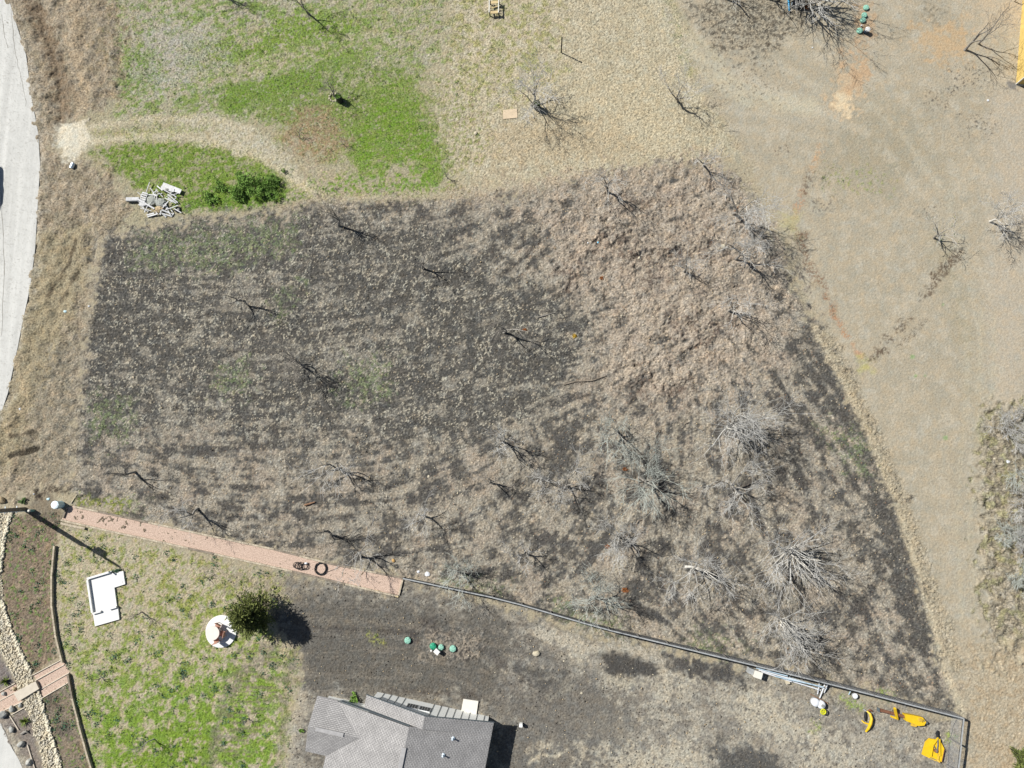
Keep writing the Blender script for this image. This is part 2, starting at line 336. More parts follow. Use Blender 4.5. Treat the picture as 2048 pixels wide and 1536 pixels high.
for a_, b_, w_ in (((1738,722),(1765,695),.7), ((1765,700),(1782,676),.8), ((1794,660),(1822,636),.6), ((1850,592),(1872,560),.7), ((1868,560),(1895,530),.8), ((1895,532),(1922,505),.5)):
    lay(patchy(stk([a_, b_], w_, .2, .3), N6, -.1), (112, 96, 78), .85)
for a_, b_, w_ in (((1880,540),(1908,520),.35), ((1800,690),(1850,640),.3)): lay(patchy(stk([a_, b_], w_, .2, .3), N4, .5), (100, 86, 70), .8)
for q_ in ((1885,609),(1825,714),(1832,752),(1850,751),(1891,875)): lay(pm([(q_[0]-2,q_[1]-2),(q_[0]+2,q_[1]-2),(q_[0]+2,q_[1]+2),(q_[0]-2,q_[1]+2)], .1, .1), (132, 168, 98), .7)
green(pm([(1640,340),(1760,330),(1780,380),(1650,375)], .8, .8), N2, .8, (160, 164, 110), .4, .7)
lay(patchy(mw, N6*.7+N4*.5+.3*N3, 2.5, .3), (106, 95, 76), .65)
for q_ in ((1940,155,40),(1880,200,26),(1650,410,22),(1955,250,30),(1640,355,20),(1560,305,18),(1860,420,14)):
    x_, y_, r_ = q_; lay(patchy(pm([(x_-r_,y_-r_*.7),(x_+r_,y_-r_*.7),(x_+r_,y_+r_*.7),(x_-r_,y_+r_*.7)], .8, .5), N6*.8+N2*.5, 1., .3), (104, 95, 84), .85)
lay(pm([(2015,165),(2032,166),(2032,178),(2014,176)], .2, .2), (120, 116, 112), .8)
# brushy strip at the right edge
br = pm([(1975,810),(2300,800),(2300,1320),(1985,1330),(1962,1150),(1958,980)], .6, .7)
lay(br, (160, 148, 122)); seth(br, .045, .24); lay(patchy(br, N2, .3), (116, 108, 92), .7); lay(patchy(br, N5, .5), (182, 172, 152), .7); lay(patchy(br, W1, .7), (160, 156, 100), .6)
b2 = pm([(1930,1290),(2300,1280),(2300,1700),(1930,1700)], 1.2, 1.); lay(b2, (186, 170, 140), .8); seth(b2, .028, .14); lay(patchy(b2, N5, .3), (172, 150, 116), .6)
# the scraped lot ------------------------------------------------------------
LOT = [(205,478),(330,446),(450,432),(560,424),(600,402),(700,398),(820,400),(1000,385),(1200,345),(1330,325),(1430,325),(1500,390),(1560,480),(1600,600),(1640,660),(1690,770),(1740,880),(1790,1000),(1830,1130),(1868,1250),(1888,1340),(1925,1425),(1800,1400),(1490,1330),(1200,1270),(1000,1205),(805,1157),(640,1122),(380,1065),(245,1034),(150,1010),(140,960),(150,850),(165,700),(190,600),(195,520)]
lot = pm(LOT, .6, .75)
thr = np.full((GH, GW), .22, np.float32)
def thrset(m, t):
    global thr
    thr += (t-thr)*m
DK = pm([(185,475),(560,425),(760,440),(920,470),(1000,560),(1190,600),(1190,680),(1130,790),(950,890),(600,880),(300,870),(140,880),(180,600)], 1.6, 1.2)
thrset(DK, -.72)
thrset(pm([(190,480),(330,480),(330,640),(230,760),(180,700)], 1.5, 1), -1.1)
thrset(pm([(850,700),(1050,640),(1100,720),(900,800)], 1.5, 1), -.75)
thrset(pm([(380,560),(540,560),(540,640),(300,640)], 1.5, 1), -.1)
thrset(pm([(260,800),(450,800),(470,860),(280,880)], 1.2, 1), .3)
thrset(pm([(640,650),(800,650),(760,760),(640,750)], 1.5, 1), .1)
MD = pm([(1060,420),(1200,345),(1330,325),(1430,325),(1490,380),(1530,480),(1580,600),(1560,700),(1480,780),(1420,800),(1300,830),(1190,780),(1190,640),(1130,560)], 2.6, 1.6)
thrset(MD, 1.15)
thrset(stk([(1630,680),(1690,820),(1750,950),(1800,1080),(1835,1180),(1860,1270)], 3.6, .8, .5), -1.2)
thrset(stk([(1560,760),(1640,900),(1700,1000)], 1.4, .8, .5), -.6)
thrset(pm([(1560,880),(1700,880),(1760,1100),(1650,1150)], 1.5, 1.2), .1)
for q_, t_ in (((1130,880,70,70), -.5), ((1340,930,60,90), -.3), ((1370,960,14,100), .9), ((1200,1000,60,40), .3), ((620,960,120,60), .3), ((430,900,140,50), -.1), ((330,990,100,50), .6), ((900,1050,140,60), .45),
               ((1080,1160,60,40), -.3), ((1180,1060,40,40), -.8), ((1420,1200,100,60), .5), ((1300,1180,60,40), -.2), ((1700,1350,80,40), .1), ((1840,1380,50,30), -.8), ((700,870,150,30), -.3),
               ((1240,860,60,30), .7), ((980,930,60,40), .5), ((850,950,60,50), -.1), ((1110,800,60,30), .3), ((1230,760,50,30), .5)):
    x_, y_, a_, b_ = q_; thrset(pm([(x_+a_*math.cos(k), y_+b_*math.sin(k)) for k in np.linspace(0, 6.28, 10)[:-1]], 1., .8), t_)
N8 = fn(34, .7, 6, .9); SW = ss(fn(35, 2.5, 12, 1.), -.8, .9)
nf = (.15+.42*SW)*LB+.16*LM+.30*N2+.30*N3+.22*N6+.18*N4+.42*N8
fw = fn(33, .26, 2.2, 1., 1., 1.5)+.10*N4
soft = .26+.34*(1-DK); soil = ss((nf-thr)/soft, -1, 1)
lay(lot, (160, 150, 132)); seth(lot, .03, .22)
lay(lot*ss(N5, -.2, 1.2), (176, 165, 144), .6); lay(lot*DK, (130, 124, 112), .8); lay(lot*ss(N8+.3*N2, -.2, 1.3)*(1-DK)*(1-MD), (128, 119, 104), .55); lay(lot*ss(LF*.8+N6*.5+.3*LB, .5, 1.8), (192, 184, 166), .6)
lay(lot*MD, (177, 162, 142), .85); lay(patchy(lot*MD, .7*N2+.6*N6+.5*N3, .6), (130, 115, 99), .55); lay(patchy(lot*MD, N5, .6), (184, 166, 142), .6)
lay(lot*soil, (82, 80, 75), .92)
lay(lot*soil*ss(N6*.8+LF*.7, .2, 1.6), (112, 107, 99), .65)
f2 = fn(38, .4, 3.5, 1., 1., 1.7)+.12*N4+.10*N6
fil = np.maximum(np.exp(-(fw/.15)**2)*ss(N3+.6*W1+.3*N5, -.3, .6), np.exp(-(f2/.10)**2)*ss(N5+.4*W1, -.4, .5))
lay(lot*np.clip(DK+.22, 0, 1)*fil*(1-.5*MD), (202, 193, 168), .95)
lay(lot*DK*np.exp(-((nf-thr+.22)/.12)**2), (186, 178, 156), .5)
for q_ in ([(270,478),(460,450),(590,440),(590,500),(440,540),(270,530)], [(690,730),(780,720),(780,790),(690,800)], [(180,800),(260,800),(250,880),(180,870)], [(440,730),(500,730),(490,790),(430,780)], [(550,590),(600,570),(560,640)], [(1650,860),(1720,860),(1740,960),(1690,930)], [(1380,1270),(1470,1280),(1440,1340),(1390,1330)], [(890,1150),(1000,1170),(1000,1200),(880,1170)], [(1120,1210),(1240,1240),(1230,1275),(1100,1235)], [(250,1000),(290,1000),(280,1020),(210,1010)]):
    green(lot*pm(q_, .9, .9), N2+.4*N6, -.1, (134, 146, 104), .8, .6)
green(lot*pm([(60,985),(260,1000),(250,1028),(170,1015),(150,1008)], .4, .4), N2, -.2, (150, 158, 72), .6, .8)
for l_ in ([(1012,545),(1050,512),(1098,462)], [(1035,556),(1062,530),(1100,488)]): lay(stk(l_, .28, .15, .12), (74, 70, 66), .8)
for l_ in ([(1368,840),(1372,900),(1366,980)], [(1388,840),(1392,900),(1386,985)], [(1352,850),(1352,960)]): lay(stk(l_, .3, .2, .15), (184, 172, 148), .6)
for l_ in ([(1120,770),(1180,764),(1218,752)], [(1128,797),(1190,788)]): lay(stk(l_, .35, .2, .15), (82, 76, 70), .6)
CUTS = ([(1172,520),(1188,500),(1200,478),(1216,470)], [(1236,482),(1246,512),(1256,514),(1258,480),(1248,470)], [(1285,514),(1310,506),(1336,512),(1362,498),(1396,506),(1424,488)], [(1130,545),(1142,560),(1140,582)], [(1384,700),(1396,690),(1412,676)], [(1276,742),(1280,780)], [(1340,640),(1372,652),(1400,640)], [(1330,780),(1370,772)], [(1300,560),(1330,552)], [(1240,395),(1290,410),(1330,398)], [(1430,660),(1452,650)])
for l_ in CUTS: lay(patchy(stk(l_, .55, .4, .6), N6+.6*N2, -.5, .6), (90, 76, 66), .75)
for l_ in CUTS: lay(patchy(stk(l_, 1.8, .9, .9), N2+.5*N6, .3, .6), (122, 106, 92), .6)
lay(lot*ss(N7, .2, 1.4)*(1-DK)*(1-soil), (174, 152, 130), .3)
lay(lot*ss(N4*.8+N1*.5-.3*soil, 1.6, 2.3), (196, 178, 148), .7)
lay(lot*ss(fn(31, .1, .35, 0.), 2.2, 2.9)*(1-DK), (176, 122, 78), .6)
# pale uncut rims of the lot
lay(stk([(1628,655),(1690,770),(1742,880),(1792,1000),(1832,1130),(1868,1250),(1890,1340),(1925,1425)], .55, .25, .22), (206, 190, 156), .8)
ts = stk([(1650,670),(1712,790),(1765,910),(1812,1030),(1850,1140),(1882,1240),(1910,1330)], 1.1, .4, .3); lay(patchy(ts, N6, .3), (160, 144, 112), .5); seth(ts, .035, .18)
lay(stk([(560,418),(640,398),(830,390),(1000,378),(1180,345)], .6, .4, .35), (196, 180, 150), .65)
lay(patchy(pm([(880,370),(1200,330),(1420,300),(1470,340),(1200,380),(900,410)], 1., .8), N2, .2), (186, 166, 138), .6)
lay(patchy(lot*(1-DK)*(1-MD), LB*.5+N8*.6+N2*.5+.3*N6, .95, .45), (88, 84, 79), .7)
lay(stk([(205,470),(190,540),(180,620),(162,720),(150,850),(144,960)], .5, .35, .3), (178, 164, 138), .6)
# yard below the fence -------------------------------------------------------
yd = pm([(420,1160),(560,1150),(690,1165),(800,1190),(812,1165),(1000,1215),(1200,1280),(1490,1340),(1700,1395),(1915,1445),(1915,1700),(540,1700),(575,1500),(610,1330),(540,1230)], .5, .4)
lay(yd, (142, 135, 122)); seth(yd, .022, .17); lay(patchy(yd, LB*.5+N8*.5+N2*.3, .2), (114, 108, 98), .85); lay(patchy(yd, N5+.4*LF, .8), (172, 164, 146), .7)
dk = pm([(560,1190),(700,1190),(860,1210),(1010,1240),(1030,1290),(980,1400),(620,1390),(590,1300)], .9, .7); lay(dk, (100, 96, 88), .85); lay(patchy(dk, LB*.6+LF*.5+N3*.4, .6), (132, 124, 111), .65)
lay(patchy(pm([(1100,1290),(1480,1345),(1700,1400),(1900,1450),(1900,1700),(1300,1700),(1180,1480)], 1.2, 1.), N8*.7+N2*.5, -.1, .6), (186, 177, 156), .7)
lay(pm([(1000,1380),(1180,1360),(1260,1400),(1280,1536),(1180,1700),(1000,1700)], 1., 1.), (116, 111, 102), .7)
lay(patchy(pm([(1040,1300),(1240,1320),(1260,1400),(1120,1440),(1000,1400)], 1., 1.), N2, -.1), (112, 106, 97), .6)
for q_ in ([(1080,1270),(1180,1285),(1290,1330),(1330,1360),(1260,1350),(1150,1310)], [(1480,1360),(1540,1380),(1580,1400),(1590,1450),(1640,1490),(1560,1490),(1500,1470),(1470,1400)], [(1290,1370),(1400,1345),(1420,1360),(1320,1400)], [(1100,1500),(1400,1490),(1500,1520),(1300,1560)], [(1600,1460),(1680,1470),(1700,1540),(1620,1540)]):
    lay(patchy(pm(q_, .6, .8), N2, -.7), (192, 182, 158), .8)
for q_ in ([(1195,1310),(1290,1320),(1310,1340),(1270,1352),(1210,1345)], [(1330,1310),(1480,1340),(1490,1370),(1400,1350)], [(1050,1335),(1110,1340),(1100,1360),(1040,1355)], [(1440,1500),(1530,1490),(1560,1560),(1440,1560)]):
    lay(patchy(pm(q_, .5, .6), N6, -.8), (82, 80, 77), .9)
for l_, c_ in (([(620,1255),(760,1262),(900,1268)], (84, 78, 72)), ([(610,1240),(760,1244),(860,1252)], (130, 122, 108)), ([(760,1380),(860,1385),(960,1390)], (92, 84, 76)), ([(930,1295),(960,1310),(985,1335)], (150, 142, 126)), ([(945,1290),(985,1310),(1010,1340)], (96, 90, 84)), ([(1105,1270),(1190,1300),(1260,1330)], (150, 140, 120)), ([(1060,1340),(1100,1350),(1140,1375),(1100,1395)], (150, 144, 128)), ([(1060,1500),(1100,1490),(1120,1510)], (190, 178, 152)), ([(460,1260),(520,1230),(560,1215)], (170, 152, 116)), ([(440,1290),(500,1250),(560,1230)], (110, 102, 90))):
    lay(patchy(stk(l_, .45, .25, .25), N6, -.7), c_, .75)
lay(stk([(1090,1268),(1140,1285),(1190,1296),(1253,1301),(1300,1318),(1345,1345)], 1.1, .35, .45), (188, 178, 156), .8)
lay(patchy(pm([(1205,1350),(1260,1352),(1262,1378),(1210,1372)], .4, .4), N6, -.8), (184, 175, 152), .8)
lay(pm([(1186,1309),(1228,1301),(1272,1313),(1316,1329),(1314,1349),(1272,1355),(1221,1343)], .25, .3), (80, 77, 73), .92)
lay(pm([(1036,1336),(1090,1345),(1124,1360),(1112,1376),(1060,1370)], .5, .4), (92, 89, 84), .8)
lay(pm([(1335,1312),(1400,1322),(1470,1340),(1492,1360),(1440,1362),(1350,1340)], .4, .5), (84, 81, 77), .85)
lay(pm([(1420,1500),(1500,1485),(1570,1530),(1560,1580),(1430,1580)], .8, .7), (92, 90, 86), .8)
lay(stk([(1058,1524),(1082,1508),(1104,1512),(1127,1507)], .25, .15, .15), (206, 192, 162), .85); lay(stk([(1045,1345),(1075,1358),(1120,1352)], .15, .1, .1), (150, 144, 130), .7)
for x_, y_, r_ in ((862,1252,17),(831,1274,11),(932,1306,15),(1650,1355,10)): lay(patchy(pm([(x_+r_*math.cos(k), y_+r_*math.sin(k)) for k in np.linspace(0, 6.28, 9)[:-1]], .3, .3), N4, -.6), (80, 74, 70), .85)
lay(patchy(pm([(850,1265),(960,1270),(960,1320),(840,1320)], .6, .5), N6, -.1), (170, 156, 136), .7)
green(pm([(735,1262),(755,1268),(765,1285),(740,1280)], .4, .3), N6, 0., (160, 160, 84))
for q_ in ((1690,1400),(1725,1415),(1700,1410),(1770,1388),(1630,1450),(1905,1480)): green(pm([(q_[0]-9,q_[1]-7),(q_[0]+9,q_[1]-7),(q_[0]+9,q_[1]+7),(q_[0]-9,q_[1]+7)], .3, .3), N6, -.2, (150, 166, 92))
# lawn -------------------------------------------------------------------------
lw = pm([(118,1055),(160,1052),(420,1118),(560,1150),(580,1200),(500,1235),(600,1310),(575,1500),(545,1700),(190,1700),(140,1350),(118,1260),(112,1090)], .45, .4)
lay(lw, (184, 170, 138)); seth(lw, .026, .17)
green(lw, N5+.5*N6, .55, (150, 156, 82), .6, .8); green(lw, N6+.4*N2, 1.5, (112, 140, 76), .5, .8)
lay(patchy(lw, N2+.3*N7, .4), (202, 188, 160), .45)
green(lw*pm([(330,1180),(520,1180),(520,1260),(400,1300),(300,1250)], 1.5, 1), N5, -.1, (146, 154, 78), .8, .7)
green(lw*pm([(150,1300),(560,1240),(580,1700),(190,1700)], 3., 1.5), N5+.6*N6, -.2, (138, 158, 74), .9, .8)
green(lw*pm([(180,1400),(560,1340),(580,1700),(190,1700)], 2., 1.), N5+.4*N2, -.5, (126, 156, 60), .9, .8)
green(lw*pm([(230,1480),(420,1420),(440,1700),(220,1700)], 1.5, 1.), N2, .0, (126, 152, 54), .7, .85)
lay(patchy(lw*pm([(470,1300),(560,1260),(590,1340),(470,1536),(430,1536)], 1., .8), LM+N2*.4, .3), (132, 122, 104), .7)
for l_ in ([(545,1290),(480,1350),(440,1430),(425,1530)], [(590,1310),(575,1400),(560,1536)]): lay(stk(l_, .8, .5, .4), (134, 126, 108), .6)
lay(stk([(606,1390),(590,1440),(575,1536)], .7, .4, .3), (190, 180, 158), .6)
lay(patchy(pm([(400,1125),(600,1155),(640,1175),(560,1210),(420,1160)], .8, .6), N2, -.2), (150, 138, 116), .7)
# beds at the lower left -----------------------------------------------------------
bd = pm([(25,1030),(120,1030),(112,1090),(104,1190),(118,1310),(66,1350),(48,1312),(22,1250),(8,1200),(2,1130)], .35, .25)
lay(bd, (140, 122, 100)); seth(bd, .028, .22); lay(patchy(bd, N2, .3), (112, 98, 82), .7); lay(patchy(bd, N5, .8), (168, 146, 118), .6); green(bd, N2+.5*N6, 1.2, (122, 146, 84), .4, .8)
lay(pm([(55,1000),(110,985),(125,1035),(60,1045)], .5, .4), (122, 108, 90), .7)
lay(pm([(65,975),(78,980),(82,995),(66,992)], .25, .2), (52, 44, 38), .95); lay(patchy(stk([(92,978),(112,982),(136,984)], .5, .2, .2), N6, -.4), (74, 64, 52), .8)
b3 = pm([(82,1398),(137,1366),(152,1420),(172,1490),(190,1560),(120,1560),(115,1514),(99,1463),(88,1426)], .25, .15)
lay(b3, (146, 130, 108)); seth(b3, .026, .2); lay(patchy(b3, N2, .2), (112, 102, 90), .7); green(b3, N2+.5*N6, 1.2, (132, 150, 84), .4, .8)
for x_, y_ in ((113,1408),(126,1452)): lay(patchy(pm([(x_-14,y_-14),(x_+14,y_-14),(x_+14,y_+16),(x_-14,y_+16)], .5, .4), N6, -.6), (84, 76, 70), .8)
b4 = pm([(-60,1288),(0,1290),(12,1325),(33,1366),(0,1386),(-60,1420)], .3, .2); lay(b4, (132, 122, 116)); seth(b4, .016, .2)
b5 = pm([(-60,1440),(24,1430),(51,1412),(62,1436),(74,1478),(90,1545),(90,1700),(-60,1700)], .3, .2); lay(b5, (140, 128, 116)); seth(b5, .018, .2)
lay(pm([(15,1465),(34,1470),(60,1530),(40,1536),(25,1500)], .5, .3), (172, 162, 138), .8)
cr = pm([(-40,1030),(24,1022),(14,1058),(5,1092),(1,1150),(6,1220),(21,1255),(45,1312),(64,1352),(88,1426),(99,1463),(115,1514),(122,1560),(92,1560),(86,1518),(74,1477),(62,1434),(45,1401),(33,1364),(12,1323),(-40,1250)], .15, .1)
lay(cr, (204, 192, 164)); seth(cr, .02, .2)
lay(stk([(50,1370),(66,1400),(84,1450),(96,1490),(108,1536)], .55, .3, .2), (160, 144, 118), .8)
lay(stk([(18,1250),(36,1300),(55,1345)], .5, .3, .2), (176, 156, 124), .7)
# road bed and gravel beds are sunk a little below their own sheets ------------------
ROAD = [(-900,-80),(16,-80),(18,0),(30,40),(52,110),(62,190),(76,265),(80,330),(76,400),(70,500),(60,575),(46,640),(34,700),(16,785),(0,832),(-60,980),(-90,1140),(-60,1320),(-14,1420),(4,1452),(20,1490),(38,1520),(60,1575),(110,1680),(-900,1680)]
rd = pm(ROAD, .3, .22)
lay(pm(ROAD, .9, .5), (208, 199, 180), .55)
BEDS = dict(strip=[(148,1011),(262,1037),(380,1064),(543,1098),(660,1127),(806,1157),(797,1192),(571,1138),(340,1087),(215,1060),(123,1040),(131,1016)],
            walk=[(66,1350),(124,1318),(139,1345),(138,1364),(82,1398),(80,1370)], walk2=[(-40,1408),(32,1366),(34,1384),(46,1403),(-40,1452)])
bedm = np.zeros((GH, GW), np.float32)
for b in BEDS.values(): bedm = np.maximum(bedm, pm(b, .06, 0.))
spill = bedm*np.maximum.reduce([pm([(x-a,y-b_),(x+a,y-b_),(x+a,y+b_),(x-a,y+b_)], .25, .35)*ss(N6+N2*.6, t-.3, t+.3) for x, y, a, b_, t in ((163,1026,8,7,-.3),(216,1041,16,7,-.3),(250,1046,8,8,-.2),(277,1052,10,8,-.4),(420,1085,60,10,1.6),(700,1150,90,14,1.5),(330,1065,40,8,1.5),(545,1125,40,6,1.4),(30,1390,60,30,2.),(110,1352,30,26,1.9))])
lay(spill, (112, 92, 76), .8)
# brightness grain and height -----------------------------------------------------------
grain = .85*N4+.5*N1+.3*N6
col *= np.clip(1+gv*grain, .35, 1.9)[..., None]
tint = (fn(41, .3, 3., .8)*.025)[..., None]*np.array([1., .1, -1.], np.float32); col *= 1+tint
_l = (col*np.array([.3, .55, .15], np.float32)).sum(-1, keepdims=True)*np.array([1.03, 1.0, .93], np.float32); col += (_l-col)*(.17*(1-np.clip(GR*1.5, 0, 1)))[..., None]
col = np.clip(col, .012, .85)
Z = ro*.85*(.8*fn(51, .1, .32, .2)+.5*N6+.25*N2)
Z += lot*MD*(.075*fn(52, .9, 4., 1.)+.02*N2+.012*N6) + lot*(1-MD)*.02*N3 - lot*soil*.02
Z += vg*.07*fn(53, .8, 4, 1.) - stk([(70,20),(100,90),(118,160),(118,250)], .8, .9, .2)*.35
for l_ in CUTS[:8]: Z += .22*(stk([(x+4, y+9) for x, y in l_], .9, .8, .5)*.3+stk([(x-6, y-14) for x, y in l_], 1.1, 1., .5)) - .26*stk(l_, .35, .3, .4)
Z -= stk([(22,912),(76,897)], .5, .15, .05)*.12
Z += br*.08*fn(54, .5, 3, 1.) + ts*.04*np.clip(N6, 0, 3)
Z += pm([(840,1262),(965,1268),(965,1315),(845,1318)], .8, .4)*.12
Z = Z*(1-rd) + rd*(-.05) + (pm(ROAD, .8, .3)-rd)*.03
Z = np.where(bedm > .01, Z*(1-bedm)-.06*bedm+spill*.075, Z).astype(np.float32)
def hz(x, y):
    i = int(np.clip((y-Y0)/ST, 0, GH-2)); j = int(np.clip((x-X0)/ST, 0, GW-2)); return float(Z[i:i+2, j:j+2].mean())
def at3(px_, py_, dz=0.):
    q = at(px_, py_); return (float(q[0]), float(q[1]), hz(*q)+dz)
V = np.empty((GH, GW, 3), np.float32); V[..., 0] = gx[None]; V[..., 1] = gy[:, None]; V[..., 2] = Z
V[0, :, 2] = V[-1, :, 2] = 0; V[:, 0, 2] = V[:, -1, 2] = 0
idx = np.arange(GH*GW).reshape(GH, GW)
Q = np.stack([idx[:-1, :-1], idx[:-1, 1:], idx[1:, 1:], idx[1:, :-1]], -1).reshape(-1, 4)
far = np.array([[-900, -900, 0], [900, -900, 0], [900, 900, 0], [-900, 900, 0]], np.float32); n0 = GH*GW
c0, c1, c2, c3 = idx[0, 0], idx[0, -1], idx[-1, -1], idx[-1, 0]
ringf = [list(idx[0, ::-1])+[n0, n0+1], list(idx[::-1, -1])+[n0+1, n0+2], list(idx[-1, :])+[n0+2, n0+3], list(idx[:, 0])+[n0+3, n0]]
me = bpy.data.meshes.new('ground'); VV = np.concatenate([V.reshape(-1, 3), far])
nl = len(Q)*4+sum(map(len, ringf))
me.vertices.add(len(VV)); me.vertices.foreach_set('co', VV.ravel())
me.loops.add(nl); me.loops.foreach_set('vertex_index', np.concatenate([Q.ravel()]+[np.array(r) for r in ringf]).astype(np.int32))
me.polygons.add(len(Q)+4)
ls = list(range(0)); st_ = len(Q)*4; ex = []
for r in ringf: ex.append(st_); st_ += len(r)
me.polygons.foreach_set('loop_start', np.concatenate([np.arange(0, len(Q)*4, 4), np.array(ex)]).astype(np.int32))
me.update(calc_edges=True); me.shade_smooth()
ca = me.color_attributes.new('soil_and_grass', 'FLOAT_COLOR', 'POINT')
CC = np.ones((len(VV), 4), np.float32); CC[:n0, :3] = col.reshape(-1, 3); CC[:n0, 3] = np.clip(gv*2.3, .1, .5).ravel(); CC[n0:, :3] = A(178, 166, 136)
ca.data.foreach_set('color', CC.ravel())
me.materials.append(attr_mat('ground_cover', 'soil_and_grass'))
go = bpy.data.objects.new('ground', me); sc.collection.objects.link(go); tag(go, kind='structure')

# ------------------------------------------------------------------ sheets: road and gravel
def sheet(name, pxs, z, m, step=.35, jit=.0):
    P = [at(*p) for p in pxs]; out = []
    for i in range(len(P)):
        a, b = P[i], P[(i+1) % len(P)]; n = max(1, min(400, int(np.linalg.norm(b-a)/step)))
        for k in range(n):
            q = a+(b-a)*k/n; out.append((q[0]+rnd.gauss(0, jit), q[1]+rnd.gauss(0, jit), z))
    bm = bmesh.new(); f = bm.faces.new([bm.verts.new(p) for p in out]); bmesh.ops.triangulate(bm, faces=[f])
    me = bpy.data.meshes.new(name); bm.to_mesh(me); bm.free(); me.materials.append(m)
    o = bpy.data.objects.new(name, me); sc.collection.objects.link(o); return tag(o, kind='structure')
def road_mat():
    m = mat('pale_road', A(226, 224, 216), .95, .04, 1.1, .3, .1); n = m.node_tree.nodes; l = m.node_tree.links
    b = n['Principled BSDF']; src = b.inputs['Base Color'].links[0].from_socket
    tc = n.new('ShaderNodeTexCoord'); mp = n.new('ShaderNodeMapping'); mp.inputs['Scale'].default_value = (1.6, .06, 1)
    mp.inputs['Rotation'].default_value = (0, 0, math.radians(-4))
    no = n.new('ShaderNodeTexNoise'); no.inputs['Scale'].default_value = 1.; no.inputs['Detail'].default_value = 5
    l.new(tc.outputs['Object'], mp.inputs[0]); l.new(mp.outputs[0], no.inputs['Vector'])
    sp = n.new('ShaderNodeTexNoise'); sp.inputs['Scale'].default_value = 22.; sp.inputs['Detail'].default_value = 3; l.new(tc.outputs['Object'], sp.inputs['Vector'])
    ad = n.new('ShaderNodeMath'); ad.operation = 'ADD'; l.new(no.outputs['Fac'], ad.inputs[0]); l.new(sp.outputs['Fac'], ad.inputs[1])
    mr = n.new('ShaderNodeMapRange'); mr.inputs['From Min'].default_value = .7; mr.inputs['From Max'].default_value = 1.3; mr.inputs['To Min'].default_value = .78; mr.inputs['To Max'].default_value = 1.1
    l.new(ad.outputs[0], mr.inputs['Value']); vm = n.new('ShaderNodeVectorMath'); vm.operation = 'SCALE'
    l.new(src, vm.inputs[0]); l.new(mr.outputs[0], vm.inputs['Scale']); l.new(vm.outputs[0], b.inputs['Base Color']); return m
sheet('road', ROAD, -.005, road_mat())
def seam(pts, wd=.05):               # cracks: thin dark sealed lines, part of the road surface sheet set
    mb = MB(); P = [at3(*p) for p in pts]; Pn = []
    for i in range(len(P)-1):
        for k in range(6):
            t = k/6; Pn.append((P[i][0]+(P[i+1][0]-P[i][0])*t+rnd.gauss(0, .035), P[i][1]+(P[i+1][1]-P[i][1])*t+rnd.gauss(0, .035), 0.))
    for i in range(len(Pn)-1):
        a, b = Vector(Pn[i]), Vector(Pn[i+1]); d = (b-a).normalized(); s = Vector((-d.y, d.x, 0))*wd/2*rnd.uniform(.5, 1.2)
        mb.add([a-s, b-s, b+s, a+s], [(0, 1, 2, 3)])
    return mb
mc = MB()
for l_ in ([(4,28),(9,70),(17,100)], [(22,18),(28,85),(38,140),(46,170),(54,220)], [(12,44),(20,46)], [(0,1448),(14,1470),(26,1500)], [(3,380),(8,520),(3,700)]):
    t_ = seam(l_); mc.add(t_.v, t_.f)
o_ = mesh_obj('road_cracks', mc.v, mc.f, mat('tar', A(150, 145, 134), .9, .1)); tag(o_, kind='structure')
pink = mat('crushed_granite', A(208, 180, 160), .95, .2, 12., .6, .1, col2=A(220, 194, 174))
sheet('gravel_path', BEDS['strip'], -.015, pink); sheet('gravel_path', BEDS['walk'], -.015, pink); sheet('gravel_path', BEDS['walk2'], -.015, pink)

# ------------------------------------------------------------------ bare trees
def vseg(P0, P1, R0, R1, n):         # many tapered prisms at once
    D = P1-P0; L = np.linalg.norm(D, axis=1, keepdims=True)+1e-9; D = D/L
    ref = np.where(np.abs(D[:, 2:3]) > .9, np.array([[1., 0, 0]]), np.array([[0, 0, 1.]])); X = np.cross(D, ref); X /= np.linalg.norm(X, axis=1, keepdims=True); Y = np.cross(D, X)
    an = np.arange(n)*2*np.pi/n; ca_, sa_ = np.cos(an)[None, :, None], np.sin(an)[None, :, None]
    ring = X[:, None]*ca_+Y[:, None]*sa_
    V0 = P0[:, None]+ring*R0[:, None, None]; V1 = (P1+D*R1[:, None]*.5)[:, None]+ring*R1[:, None, None]
    V = np.concatenate([V0, V1], 1).reshape(-1, 3); k = len(P0); base = (np.arange(k)*2*n)[:, None]
    j = np.arange(n); q = (j+1) % n
    Fc = np.stack([base+j, base+q, base+n+q, base+n+j], -1).reshape(-1, 4); return V, Fc
class Grow:
    def __init__(s, seed): s.r = random.Random(seed); s.S = []
    def rv(s): return Vector((s.r.gauss(0, 1), s.r.gauss(0, 1), s.r.gauss(0, 1)))
    def branch(s, p, d, L, rad, lev, P):
        r = s.r; n = [5, 5, 4, 3, 2][lev]; st = L/n; pos = p.copy(); d = d.normalized(); kids = []
        for i in range(n):
            d = (d + s.rv()*P['wig'][lev]).normalized(); d.z += P['up'][lev]; d.normalize()
            q = pos+d*st; r0 = rad*(1-.75*i/n); r1 = rad*(1-.75*(i+1)/n); s.S.append((pos.copy(), q.copy(), r0, r1, lev))
            if lev < P['max'] and i >= P['first'][lev]: kids.append((q.copy(), d.copy(), r1))
            pos = q
        if lev >= P['max']: return
        for q, dd, rr in kids:
            for _ in range(P['kids'][lev] if r.random() < .85 else P['kids'][lev]-1):
                pr = s.rv(); pr -= dd*pr.dot(dd); pr.normalize(); a = r.uniform(*P['ang'])
                s.branch(q, dd*math.cos(a)+pr*math.sin(a), L*r.uniform(.42, .72), max(rr*.75, P['rmin']*(1.5 if lev < 2 else 1)), lev+1, P)
